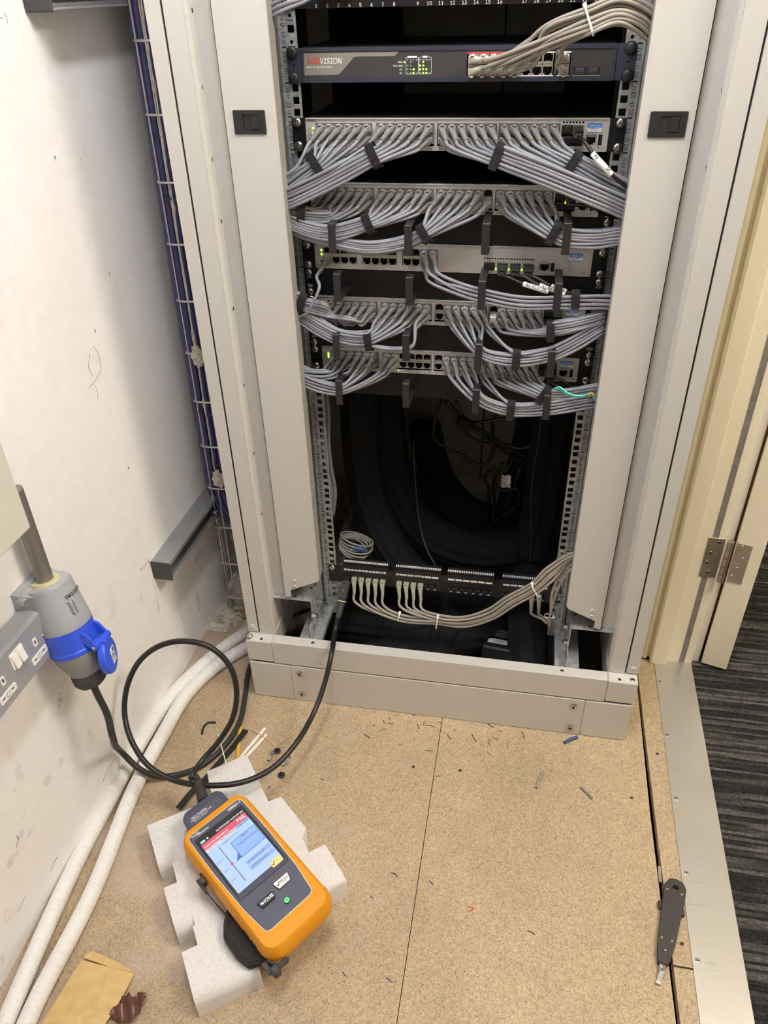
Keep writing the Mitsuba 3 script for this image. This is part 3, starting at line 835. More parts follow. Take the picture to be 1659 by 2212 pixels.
    # lettering and label
    add('lettering', cat([ftext('HUAWEI', .0030, -.2128, z1 - .0035, YF_, wide=1.15)] + [ftext(s, .0017, -.2150, z, YF_) for s, z in (('PWR', z1 - .0136), ('SYS', z1 - .0168), ('MST', z1 - .0201), ('SPED', z1 - .0233), ('MODE', z0 + .0118))] + [ftext('CloudEngine', .0020, -.2128, z0 + .0065, YF_, wide=.85), ftext('S5735-L', .0018, -.2128, z0 + .0035, YF_), ftext('CONSOLE', .0016, cx, (z0 + .0238 if kind == 48 else z0 + .0212), YF_), ftext('USB', .0016, ux, (z0 + .0238 if kind == 48 else z0 + .0212), YF_), ftext('ETH', .0015, cx - .004, z0 + .0048 if kind == 48 else z0 + .0038, YF_), ftext('RST', .0015, ux + .005, z0 + .0050, YF_)]), 'm_print_grey', k)
    nums = []
    for b, xs in blocks:
        for c, x in enumerate(xs):
            q = b * (12 if kind == 48 else 8) + 2 * c + 1
            nums += [ftext(str(q), .0019, x - .0030, z0 + (.0028 if kind == 48 else .0050), YF_), ftext(str(q + 1), .0019, x + .0030, z0 + (.0028 if kind == 48 else .0050), YF_)]
    add('port_numbers', cat(nums), 'm_print_grey', k)
    if kind == 48:
        sx0, sx1, sz = .1880, .2079, z1 - .0108
    else:
        sx0, sx1, sz = .1832, .2034, z1 - .0125
    st = add('asset_sticker', front(rrect(sx0 + .0004, sx1 - .0004, sz - .0060, sz + .0045, .0008), YF_, .0002), 'm_label_white', k)
    part_label(st, 'blue and white asset sticker')
    add('band', cat([front(rrect(sx0, sx1, sz - .0006, sz + .0048, .0008), YF_ - .0002, .00015), front(sbox(sx0, sz - .0068, sx1 - .0012, sz - .0059), YF_ - .0002, .00015)]), 'm_blue_sticker', st)
    add('lettering', ftext('Asset Loc', .0024, (sx0 + sx1) / 2, sz + .0021, YF_ - .0003, slant=.15), 'm_label_white', st)
    bars = [sbox(sx0 + .0016 + .00052 * i, sz - .0024, sx0 + .0016 + .00052 * i + (.0002 if rng.random() < .5 else .00036), sz - .0008) for i in range(31)]
    add('barcode', cat([front(unary_union(bars), YF_ - .0002, .0001), ftext('%06d' % (180420 + 37 * n), .0016, (sx0 + sx1) / 2 - .001, sz - .0042, YF_ - .0002)]), 'm_print_black', st)
    for sx in (-1, 1):
        xa, xb = (X0 - .0002, -.2412) if sx < 0 else (X1 + .0002, .2402)
        e = add('bracket', front(rrect(min(xa, xb), max(xa, xb), z0, z1, .0014), -.0002, .0022), 'm_black_steel', k)
        for h in (.00635, .0381):
            nut_screw(sx * .2325, uz(n) + h, k)
    return k


sw = {}
sw[21] = silver_switch(21, 'silver network switch topmost of the five, under the dark blue switch', 48)
sw[19] = silver_switch(19, 'silver network switch second from top, all but hidden by grey cables', 48)
sw[17] = silver_switch(17, 'silver network switch in the middle with mostly empty ports', 28)
sw[15] = silver_switch(15, 'silver network switch fourth from top, below the middle one', 48)
sw[13] = silver_switch(13, 'silver network switch lowest of the five, with aqua fibre plugged in', 48)
for n in (21, 17, 13):
    for z in ((.0302, .0238) if n != 13 else (.0305, .0270, .0235)):
        led(-.2088, uz(n) + z, -.0035, sw[n])
led(-.2030, uz(15) + .0302, -.0035, sw[15], r=.0010, power=1.5)
for x in (.0722, .0924, .1126):
    led(x, uz(17) + .0085, -.0045, sw[17], r=.0014)
for x, z in ((-.1215, .0052), (-.0425, .0052)):
    led(x, uz(15) + z, -.0045, sw[15], (220, 240, 60), .0010)
led(-.1190, uz(13) + .0062, -.0045, sw[13], (220, 240, 60), .0010)
led(-.0855, uz(13) + .0058, -.0045, sw[13], (220, 240, 60), .0010)
led(.1715, uz(21) + .0215, -.0070, sw[21], (255, 236, 30), .0018, 3.5)
led(.1690, uz(19) + .0215, -.0070, sw[19], (255, 236, 30), .0017, 3.5)

# ------------------------------------------------------------------ black 1U cable managers with D hooks
def manager(n, label, hooks):
    k = thing('cable_manager', label, 'cable manager')
    z0, z1 = uz(n) + .0006, uz(n) + .0438
    slots = unary_union([rrect(sx * .2325 - .0052, sx * .2325 + .0052, uz(n) + h - .0034, uz(n) + h + .0034, .0033) for sx in (-1, 1) for h in (.0158, .0286)])
    add('panel', cat([front(rrect(-.2412, .2412, z0, z1, .001).difference(slots), -.0002, .0020), bx(-.22, .22, 0, .012, z1 - .0015, z1), bx(-.22, .22, 0, .012, z0, z0 + .0015)]), 'm_black_steel', k)
    for sx in (-1, 1):
        for h in (.00635, .0381):
            nut_screw(sx * .2325, uz(n) + h, k, r=.0060)
    for x, dz, style in hooks:
        w, yf = .0058, -.0700
        zt, zb = z1 + .001 + dz, z0 - .000 + dz
        ms = [bx(x - w, x + w, yf - .0028, yf, zb, zt, .0007)]
        if 't' in style:
            ms.append(bx(x - w, x + w, yf, -.002, zt - .0028, zt, .0006))
        if 'b' in style:
            ms.append(bx(x - w, x + w, yf if style == 'b' else yf, -.002 if style == 'b' else -.045, zb, zb + .0028, .0006))
            if style == 'b':
                ms.append(bx(x - w, x + w, yf, yf + .018, zt - .0028, zt, .0006))
        add('hook', cat(ms), 'm_hook', k)
    return k


manager(18, 'black cable manager with hooks between the second and middle silver switches', [(-.1727, 0, 't'), (-.0565, 0, 'tb'), (.0578, .005, 'tb'), (.1730, .008, 't')])
manager(16, 'black cable manager under the middle silver switch, hooks mostly empty', [(-.1690, .014, 'b'), (-.0552, .012, 'b'), (.0560, .010, 't'), (.1692, .011, 't')])
manager(14, 'black cable manager between the two lowest silver switches', [(-.1765, .004, 't'), (-.0610, .008, 'tb'), (.0558, -.001, 't'), (.1700, -.007, 't')])
manager(12, 'black cable manager below the lowest switch, above the open gap', [(-.1765, .011, 't'), (-.0617, .013, 'b'), (.0552, .009, 't'), (.1704, .006, 't')])

# ------------------------------------------------------------------ grey patch cables
HL, HR = A([-.292, -.034, 0]), A([.296, -.034, 0])


def hid(p, side):
    q = A(p, float)
    return [A([-.262, -.050, q[2] + (q[2] - 0) * 0]) if side < 0 else A([.264, -.050, q[2]]), A([-.292, -.030, q[2]]) if side < 0 else A([.296, -.030, q[2]])]


def bundle(n, b, cols, side, way, pitch=.0050, skip=(), extra=None, total=None, first=0, mid=None):
    """both rows of the named columns of a block, laid into one bundle leaving on the given side"""
    N = total or len(cols)
    for i, c in enumerate(cols):
        rank = i if side < 0 else len(cols) - 1 - i
        rank += first
        for up in (True, False):
            if (c, up) in skip:
                continue
            x, z = col_x(b, c), row_z(n, up)
            w = list(way)
            while len(w) > 2 and side * (w[0][0] - (x + side * .011)) < 0:
                w = w[1:]
            if extra and (c in extra):
                w = extra[c] + w
            lanes = lay(w, rank, N, 0 if up else 1, pitch)
            d = A([side * (.42 + .05 * rng.normal()), -.80, -.50 if up else -.30])
            fr = .010 if up else .006
            lab = 'grey patch cable in the %s %s port of the %s block, %s' % (ORD[c], 'upper' if up else 'lower', BLK[b], SWN[n])
            patch_cord((x, -.0035, z), 1 if up else -1, d, lanes, lab, 'grey patch cables of the %s' % SWN[n], free=fr)


# %s upper switch (U21)
W = {
 (21, 0): [[-0.1939, -0.0550, 1.0810], [-0.2183, -0.0550, 1.0644], [-0.2465, -0.0520, 1.0467], [-.292, -.030, 1.030]],
 (21, 1): [[-0.1069, -0.0660, 1.0935], [-0.1521, -0.0680, 1.0714], [-0.1955, -0.0660, 1.0503], [-0.2459, -0.0600, 1.0288], [-.292, -.034, 1.012]],
 (21, 2): [[0.0676, -0.0660, 1.0943], [0.1364, -0.0700, 1.0714], [0.1986, -0.0680, 1.0478], [0.2504, -0.0580, 1.0256], [.296, -.034, 1.000]],
 (21, 3): [[0.1703, -0.0550, 1.0837], [0.2126, -0.0560, 1.0636], [0.2504, -0.0500, 1.0459], [.296, -.030, 1.020]],
 (19, 0): [[-0.1802, -0.0480, 1.0079], [-0.2218, -0.0520, 1.0094], [-0.2484, -0.0480, 1.0099], [-.292, -.030, .990]],
 (19, 1): [[-0.1185, -0.0580, 0.9988], [-0.1745, -0.0600, 0.9839], [-0.2133, -0.0580, 0.9872], [-0.2457, -0.0520, 0.9960], [-.292, -.030, .985]],
 (19, 2): [[-0.0338, -0.0580, 0.9860], [-0.0583, -0.0580, 0.9719], [-0.1161, -0.0620, 0.9618], [-0.1765, -0.0560, 0.9683], [-0.2164, -0.0520, 0.9773], [-0.2487, -0.0460, 0.9833], [-.292, -.026, .970]],
 (19, 3): [[0.1551, -0.0580, 0.9918], [0.1749, -0.0580, 0.9844], [0.2169, -0.0560, 0.9830], [0.2557, -0.0500, 0.9856], [.296, -.030, .962]],
 (15, 0): [[-0.1503, -0.0440, 0.8506], [-0.1949, -0.0500, 0.8587], [-0.2320, -0.0580, 0.8715], [-0.2501, -0.0500, 0.8765], [-.292, -.030, .870]],
 (15, 1): [[-0.1238, -0.0600, 0.8162], [-0.1710, -0.0600, 0.8163], [-0.2080, -0.0580, 0.8313], [-0.2463, -0.0500, 0.8503], [-.292, -.030, .850]],
 (15, 2): [[0.0611, -0.0600, 0.8042], [0.1154, -0.0600, 0.7944], [0.1513, -0.0620, 0.8004], [0.1764, -0.0600, 0.8086], [0.2123, -0.0580, 0.8303], [0.2434, -0.0440, 0.8481], [.262, .004, .836], [.275, .04, .84]],
 (15, 3): [[0.1649, -0.0600, 0.8447], [0.2059, -0.0600, 0.8540], [0.2437, -0.0440, 0.8615], [.262, .004, .852], [.275, .04, .86]],
 (13, 0): [[-0.2006, -0.0480, 0.7451], [-0.2475, -0.0500, 0.7468], [-.292, -.030, .752]],
 (13, 1): [[-0.1731, -0.0600, 0.7230], [-0.2056, -0.0600, 0.7245], [-0.2480, -0.0520, 0.7338], [-.292, -.030, .745]],
 (13, 2): [[0.0622, -0.0600, 0.7208], [0.1128, -0.0600, 0.7045], [0.1758, -0.0600, 0.7113], [0.2145, -0.0560, 0.7187], [0.2526, -0.0480, 0.7239], [.296, -.030, .712]],
 (13, 3): [[0.1637, -0.0580, 0.7364], [0.1761, -0.0580, 0.7305], [0.2130, -0.0540, 0.7326], [0.2508, -0.0460, 0.7378], [.296, -.030, .722]],
}
SIX = list(range(6))
bundle(21, 0, SIX, -1, W[21, 0])
bundle(21, 1, SIX, -1, W[21, 1], .0048)
bundle(21, 2, SIX, 1, W[21, 2], .0050)
bundle(21, 3, SIX, 1, W[21, 3], .0048)
bundle(19, 0, SIX, -1, W[19, 0], .0042)
bundle(19, 1, SIX, -1, W[19, 1], .0036)
bundle(19, 2, SIX, -1, W[19, 2], .0034, skip=((5, True),))
bundle(19, 3, SIX, 1, W[19, 3], .0046)
bundle(15, 0, SIX, -1, W[15, 0], .0040)
bundle(15, 1, SIX, -1, W[15, 1], .0046, extra={5: [[-0.0543, -0.0600, 0.8188], [-0.0893, -0.0600, 0.8124]]})
bundle(15, 2, [1, 2, 3, 4, 5], 1, W[15, 2], .0050)
bundle(15, 3, SIX, 1, W[15, 3], .0042, skip=((0, True),))
bundle(13, 0, [0, 1, 2, 3], -1, W[13, 0], .0060)
bundle(13, 0, [4, 5], -1, W[13, 1], .0056, total=4)
bundle(13, 1, [0, 1], -1, W[13, 1], .0056, total=4, first=2)
bundle(13, 2, [1, 2, 3, 4, 5], 1, W[13, 2], .0052)
bundle(13, 3, SIX, 1, W[13, 3], .0046)

# the middle switch: one cord on the left, four on the right
z17 = lambda up: uz(17) + (.0289 if up else .0152)
patch_cord((-.1998, -.0035, z17(False)), -1, (-.25, -.80, -.42), [[-0.1993, -0.0660, 0.9018], [-0.2108, -0.0700, 0.8766], [-0.2225, -0.0660, 0.8587], [-0.2379, -0.0580, 0.8489], [-.262, -.050, .842], [-.292, -.030, .845]], 'single grey patch cable dropping from the leftmost port of the middle silver switch', None)
for i, c in enumerate((3, 2)):
    for up in (True, False):
        lanes = lay([[0.0150, -0.0520, 0.9034], [0.0601, -0.0580, 0.8941], [0.1156, -0.0600, 0.8868], [0.1764, -0.0600, 0.8892], [0.1970, -0.0580, 0.8893], [0.2513, -0.0500, 0.8887], [.296, -.030, .875]], 2 * i + (0 if up else 1), 4, 0, .0058)
        patch_cord((-.0690 + PITCH * c, -.0035, z17(up)), 1 if up else -1, (.30, -.80, -.45), lanes, 'grey patch cable in the %s %s port from the end, middle silver switch' % ('upper' if up else 'lower', ('last', 'second')[i]), 'grey patch cables of the middle silver switch')

for c, d, hf, dp, lab in (
    ([-0.1947, -0.0520, 1.0805], (-1, 0, -.62), .0170, .0085, 'black strap around the leftmost cable bundle of the upper silver switch'),
    ([-0.1061, -0.0630, 1.0930], (-1, 0, -.45), .0165, .0085, 'black strap around the second cable bundle of the upper silver switch'),
    ([0.0669, -0.0630, 1.0937], (1, 0, -.35), .0170, .0085, 'black strap around the third cable bundle of the upper silver switch'),
    ([0.1703, -0.0520, 1.0838], (1, 0, -.60), .0160, .0085, 'black strap around the rightmost cable bundle of the upper silver switch'),
    ([-0.2227, -0.0490, 1.0086], (-1, 0, .1), .0140, .0085, 'black strap around the bundle at the left edge of the second silver switch'),
    ([-0.1184, -0.0550, 0.9981], (-1, 0, -.42), .0140, .0085, 'black strap beside the first hook, under the second silver switch'),
    ([-0.0342, -0.0550, 0.9852], (-1, 0, -.62), .0140, .0085, 'black strap beside the second hook, under the second silver switch'),
    ([0.1545, -0.0550, 0.9910], (1, 0, -.45), .0160, .0085, 'black strap beside the fourth hook, under the second silver switch'),
    ([0.1965, -0.0550, 0.8940], (1, 0, .06), .0125, .0080, 'black strap around the cables right of the middle switch cable manager'),
    ([-0.2337, -0.0550, 0.8712], (-1, 0, .35), .0145, .0085, 'black strap at the left cover, around the fourth switch cables'),
    ([-0.1245, -0.0570, 0.8126], (-1, 0, -.12), .0150, .0085, 'black strap around cables left under the fourth silver switch'),
    ([0.1154, -0.0570, 0.7931], (1, 0, -.02), .0150, .0085, 'black strap around the sagging bundle above the lowest switch'),
    ([0.1643, -0.0570, 0.8435], (1, 0, .10), .0145, .0085, 'black strap around the right bundle of the fourth silver switch'),
    ([0.1128, -0.0570, 0.7030], (1, 0, -.06), .0150, .0085, 'black strap around the lowest sagging cable bundle'),
    ([0.1631, -0.0550, 0.7349], (1, 0, -.55), .0150, .0085, 'black strap around the right bundle under the lowest silver switch')):
    strap(c, d, hf, dp, lab)

# ------------------------------------------------------------------ direct attach cables, fibre
def plain_cable(name, pts, r, m, label, cat_, group=None, n=8, seg=8, parts=()):
    k = thing(name, label, cat_, group)
    P = crom(pts, seg)
    add('cord', tube(P, r, n), m, k, smooth=True)
    return k, P


def sleeve_label(k, P, i0, i1, r, m='m_label_white', txt=True):
    Q = P[i0:i1 + 1]
    s = add('label_sleeve', tube(Q, r, 10), m, k, smooth=30)
    if txt:
        t = unit(Q[-1] - Q[0])
        nrm = unit(A([0, -1, 0.6]) - t * (A([0, -1, .6]) @ t))
        L = np.linalg.norm(Q[-1] - Q[0])
        mm = text('A2 00:1F:3C', .0038, True)
        mm.vertices[:, 0] *= .8 * L / (mm.bounds[1][0] - mm.bounds[0][0])
        add('lettering', xf(mm, mtx(Q.mean(0) + nrm * (r + .0002) + 0 * t, t, np.cross(nrm, t), nrm)), 'm_print_black', s)
    return s


def dac(px_, pz_, pts, label, lab=(10, 20), tilt=(0, -1, -.25), g=None):
    k, P = plain_cable('fibre_link_cable', [A([px_, -.034, pz_ - .003])] + list(pts), .0026, 'm_cable_black', label, 'cable', g)
    add('connector', cat([bx(px_ - .0066, px_ + .0066, -.030, .004, pz_ - .0048, pz_ + .0042, .0010), bx(px_ - .0050, px_ + .0050, -.034, -.026, pz_ - .0056, pz_ + .0010, .0012)]), 'm_cap_black', k)
    add('pull_tab', cat([bx(px_ - .0060, px_ + .0060, -.036, -.008, pz_ + .0044, pz_ + .0054, .0004)]), 'm_black', k)
    if lab:
        sleeve_label(k, P, lab[0], lab[1], .0040)
    return k


dac(.1757, uz(21) + .0276, [[0.1832, -0.0520, 1.1113], [0.1975, -0.0640, 1.0961], [0.2103, -0.0700, 1.0851], [0.2251, -0.0680, 1.0714], [0.2530, -0.0540, 1.0516], [.296, -.02, 1.03]], 'black link cable with printed white sleeve at the right of the upper silver switch', (15, 31))
dac(.1757, uz(19) + .0276, [[0.1938, -0.0440, 1.0263], [0.2090, -0.0450, 1.0230], [0.2241, -0.0300, 1.0121], [.262, -.01, 1.00]], 'short black link cable at the right of the second silver switch', None)
for i, (pts, lb) in enumerate((([[0.0914, -0.0400, 0.9195], [0.1167, -0.0460, 0.9116], [0.1367, -0.0480, 0.9065], [0.1552, -0.0480, 0.9015], [0.1947, -0.0460, 0.8937], [.296, -.03, .885]], (16, 32)), ([[0.1158, -0.0400, 0.9210], [0.1412, -0.0460, 0.9103], [0.1577, -0.0460, 0.9038], [0.1748, -0.0460, 0.8987], [0.1980, -0.0460, 0.8952], [.296, -.028, .89]], (16, 34)), ([[0.1354, -0.0400, 0.9195], [0.1586, -0.0440, 0.9088], [0.1772, -0.0440, 0.9024], [0.1976, -0.0460, 0.8981], [.296, -.026, .893]], (16, 26)))):
    dac((.0825, .1027, .1229)[i], uz(17) + .0118, pts, 'black link cable with white printed sleeve, %s of three in the middle silver switch' % ('left', 'centre', 'right')[i], lb)
for i, x in enumerate((.1740, .1690)):
    dac(x, uz(13) + (.0140, .0276)[i], [[0.1925, -0.0400, 0.7528], [0.2085, -0.0400, 0.7422], [0.2295, -0.0380, 0.7343], [0.2467, -0.0340, 0.7343], [.270, -.02, .745]] if i else [[0.1862, -0.0400, 0.7417], [0.2019, -0.0440, 0.7338], [0.2176, -0.0440, 0.7264], [0.2401, -0.0400, 0.7259], [.280, -.02, .738]], 'black link cable with grey sleeve under the aqua fibre, %s of the two' % ('lower', 'upper')[i], (26, 34))
dac(.1605, uz(15) + .0140, [[.163, -.045, uz(15) + .004], [.18, -.03, uz(15) + .001], [.21, -.01, uz(15) + .002]], 'black plug half hidden by cables at the right of the fourth silver switch', None)

fk = thing('fibre_patch_cable', 'aqua duplex fibre cable with white plugs at the lowest silver switch', 'fibre cable')
for i, x in enumerate((.1672, .1741)):
    b0 = A([x, -.012, uz(13) + .0262])
    add('plug', xf(bx(x - .0029, x + .0029, -.0034, .0034, -.014, .020, .0008), frame((x, -.026, uz(13) + .0190), (0, -.62, -.78))), 'm_white_plastic', fk)
    P = crom([A([x, -.0375, uz(13) + .0040]), A([x + .001, -.045, uz(13) - .004]), [0.1840, -0.0580, 0.7476] if i == 0 else [0.1867, -0.0600, 0.7503], [0.2032, -0.0640, 0.7393] if i == 0 else [0.2044, -0.0660, 0.7420], [0.2237, -0.0660, 0.7383] if i == 0 else [0.2235, -0.0670, 0.7404], [0.2388, -0.0600, 0.7413] if i == 0 else [0.2387, -0.0605, 0.7423], A([.250, -.052, .7265 + .001 * i]), A([.296, -.030, .735])], 10)
    add('cord', tube(P, .00155, 8), 'm_aqua', fk, smooth=True)
    if i == 0:
        t = unit(P[52] - P[48])
        add('clip', lathe([(.0034, -.003), (.0034, .003)], 10, frame(P[50] + (0, -.0006, 0), t)), 'm_orange', fk, smooth=40)
        add('clip_number', ftext('3', .0030, P[50][0], P[50][2] + .0008, P[50][1] - .0042, bold=True), 'm_print_black', fk)
bl = thing('blue_plug_cover', 'white and clear plug hanging under the empty port of the fourth switch', 'plug')
scene_k = add('body', bx(col_x(3, 0) - .0054, col_x(3, 0) + .0054, -.018, -.004, row_z(15, False) - .004, row_z(15, False) + .0085, .001), 'm_plug_clear', bl)

# ------------------------------------------------------------------ dark blue switch with yellow-green lights
hk = thing('network_switch', 'dark blue network switch with grey badge, green lights and white plugs, topmost', 'network switch')
n = 23
z0, z1 = uz(n) + .0006, uz(n) + .0440
add('chassis', bx(-.219, .2145, .0135, .22, z0, z1), 'm_black_steel', hk)
add('chassis_rim', cat([bx(-.219, .2145, .0, .0136, z1 - .0012, z1), bx(-.219, .2145, .0, .0136, z0, z0 + .0012), bx(-.219, -.217, .0, .0136, z0, z1), bx(.2125, .2145, .0, .0136, z0, z1)]), 'm_black_steel', hk)
add('face_plate', front(rrect(-.2190, .2150, z0, z1, .0008).difference(rrect(-.2165, .2120, z0 + .0058, z1 - .0052, .002)), -.0005, .0035), 'm_navy_metal', hk)
hol = [sbox(.0160, z0 + .0068, .1345, z1 - .0098), sbox(.1393, z0 + .0068, .1560, z1 - .0098), sbox(.1612, z0 + .0070, .1772, z0 + .0165), sbox(.1790, z0 + .0070, .1955, z0 + .0165)]
add('face_panel', front(rrect(-.2165, .2120, z0 + .0058, z1 - .0052, .002).difference(unary_union(hol)), .0004, .0028), 'm_hik_face', hk)
bd = Polygon([(-.2157, z1 - .0064), (-.0790, z1 - .0064), (-.0822, z1 - .0096), (-.0848, z1 - .0116), (-.1395, z1 - .0116), (-.1430, z1 - .0126), (-.1462, z1 - .0158), (-.1650, z0 + .0106), (-.1685, z0 + .0096), (-.2163, z0 + .0092)])
bdg = add('badge', front(bd, -.0024, .0004), 'm_hik_sticker', hk)
part_label(bdg, 'grey name badge with slanted end')
add('lettering', ftext('HIK', .0072, -.2010, z1 - .0165, -.0028, bold=True, slant=.22), 'm_red', bdg)
add('lettering', cat([ftext('VISION', .0070, -.1765, z1 - .0165, -.0028, slant=.22, wide=.92), ftext('Smart 16-port PoE Switch', .0022, -.1942, z0 + .0196, -.0028, wide=1.0)]), 'm_print_white', bdg)
zt, zb = z1 - .0130, z0 + .0096
prt = [rrect(a, b_, zb, zt, .0015).difference(rrect(a + .0004, b_ - .0004, zb + .0004, zt - .0004, .0012)) for a, b_ in ((-.0692, -.0515), (-.0509, -.0332))] + [rrect(-.0668, -.0535, zt - .0010, zt + .0012, .0008), rrect(-.0455, -.0388, zt - .0010, zt + .0012, .0008)]
lx_ = [-.0665, -.0623, -.0582, -.0540, -.0490, -.0446, -.0402, -.0358]
add('lettering', cat([front(unary_union(prt), -.0024, .0002)] + [ftext(s, .0022, x, z, -.0024, align='c') for s, x, z in (('PWR', -.0775, zt - .0060), ('PoE-MAX', -.0798, zt - .0104), ('G2', -.0762, zt - .0148), ('G1', -.0762, zt - .0192))] + [ftext(s, .0018, x, zz, -.0024) for zz, ss in ((zt - .0032, ('2', '4', '6', '8', '10', '12', '14', '16')), (zb + .0019, ('1', '3', '5', '7', '9', '11', '13', '15'))) for s, x in zip(ss, lx_)]), 'm_print_white', hk)
LZ = [zt - .0060, zt - .0104, zt - .0148, zt - .0192]
for x, i, r in ((-.0713, 0, .0012), (lx_[5], 0, .0013), (lx_[4], 1, .0013), (lx_[5], 1, .0013), (lx_[2], 2, .0014), (lx_[4], 2, .0013), (lx_[5], 2, .0013), (lx_[6], 2, .0014), (lx_[2], 3, .0014), (lx_[5], 3, .0013), (lx_[6], 3, .0013), (lx_[1], 0, .0007), (lx_[0], 1, .0007), (lx_[1], 1, .0007), (lx_[0], 2, .0007), (lx_[1], 2, .0007), (lx_[1], 3, .0007)):
    led(x, LZ[i], -.0024, hk, (170, 255, 70) if r > .001 else (190, 240, 180), r, 2.6 if r > .001 else 1.2)
HX = [.0248 + .01445 * c for c in range(8)]
for c, x in enumerate(HX + [.1477]):
    for f in (1, -1):
        add('port', JACK[f], None, hk, tw=mtx((x, -.0008, uz(n) + (.0280 if f > 0 else .0138)), (1, 0, 0), (0, 1, 0), (0, 0, 1)))
strips_w = [sbox(.0745, z0 + .0052, .1345, z0 + .0070), sbox(.0745, z1 - .0100, .1345, z1 - .0085), sbox(.1393, z0 + .0052, .1560, z0 + .0070), sbox(.1393, z1 - .0100, .1560, z1 - .0085), sbox(.1605, z0 + .0052, .1772, z0 + .0072), sbox(.1788, z0 + .0052, .1956, z0 + .0072)]
add('port_label', front(unary_union(strips_w), -.0024, .0003), 'm_label_white', hk)
add('port_label', front(unary_union([sbox(.0155, z0 + .0052, .0740, z0 + .0068), sbox(.0155, z1 - .0098, .0740, z1 - .0082)]), -.0024, .0003), 'm_red', hk)
for x in (.1612, .1790):
    sf = add('sfp_cage', cat([front(sbox(x, z0 + .0070, x + .0162, z0 + .0165).difference(sbox(x + .001, z0 + .0078, x + .0152, z0 + .0157)), 0, .004), bx(x + .001, x + .0152, .003, .004, z0 + .0072, z0 + .0162)]), 'm_black', hk)
    add('dust_cap', cat([bx(x + .0016, x + .0146, -.0055, .003, z0 + .0080, z0 + .0155, .0006), bx(x + .004, x + .012, -.0066, -.0054, z0 + .0110, z0 + .0118)]), 'm_cap_black', sf)
for sx in (-1, 1):
    xa, xb = (.2158, .2405) if sx > 0 else (-.2405, -.2198)
    add('bracket', front(rrect(xa, xb, z0, z1, .0014).difference(disc(sx * .2310, (z0 + z1) / 2, .0014)), -.0004, .0024), 'm_navy_metal', hk)
    for h in (.00635, .0381):
        kk = nut_screw(sx * .2325, uz(n) + h, hk, 'm_black', .0078)
        add('washer', lathe([(.0085, -.0005), (.0085, .0006), (.0060, .0008)], 16, frame((sx * .2325, -.0030, uz(n) + h), (0, -1, 0))), 'm_black', hk, smooth=35)

TIE = [0.1711, -0.0750, 1.2508]
ways = [[0.1211, -0.0700, 1.2327], TIE, [0.2047, -0.0720, 1.2606], [0.2341, -0.0620, 1.2531], [0.2536, -0.0500, 1.2397], [.290, -.02, 1.215]]
for c in range(5):
    for up in (True, False):
        r_ = {(0, True): 3, (1, True): 1, (2, True): 0, (3, True): 2, (4, True): 1}.get((c, up), 4 + (c % 3))
        lanes = lay(ways, r_, 7, 0 if (c + up) % 2 else 1, .0044, .0056)
        x, z = HX[c], uz(n) + (.0280 if up else .0138)
        patch_cord((x, -.0035, z), 1 if up else -1, (.55 + .1 * rng.random(), -.75, .05 if up else .22), lanes, 'beige patch cable in the %s %s port of the dark blue switch' % (ORD[c], 'upper' if up else 'lower'), 'beige patch cables of the dark blue switch', ('m_cord_warm', 'm_boot_warm', 'm_plug_clear'), free=.016, r=.0027, long=.9)
for up in (True, False):
    x, z = .1477, uz(n) + (.0280 if up else .0138)
    lanes = lay(ways[1:], 6, 7, 0 if up else 1, .0046)
    patch_cord((x, -.0035, z), 1 if up else -1, (-.35, -.85, .35), [[0.1418, -0.0480, 1.2118], [0.1441, -0.0550, 1.2225]] + lanes, 'beige patch cable in the %s uplink port of the dark blue switch' % ('upper' if up else 'lower'), 'beige patch cables of the dark blue switch', ('m_cord_warm', 'm_boot_warm', 'm_plug_clear'), free=.004, r=.0027, long=.9)


def cable_tie(c, direc, half, dep, label, head=(1, 0)):
    k = thing('cable_tie', label, 'cable tie')
    t = unit(direc)
    yv = unit(A([0, -1.0, 0]) - t * (A([0, -1.0, 0]) @ t))
    nn = np.cross(yv, t)
    o = rrect(-half, half, -dep, dep, min(half, dep) * .9, 5)
    fm = mtx(A(c) - t * .0012, nn, np.cross(t, nn), t)
    add('band', ext(o.buffer(.0009).difference(o), .0026, fm), 'm_tie_white', k, smooth=30)
    add('head', xf(bx(head[0] * half - .0026, head[0] * half + .0026, -.0032, .0032, -.0012, .0040, .0008), fm), 'm_tie_white', k)
    return k


cable_tie(TIE, (1, 0, .45), .0175, .0085, 'white cable tie around the beige cables of the dark blue switch')

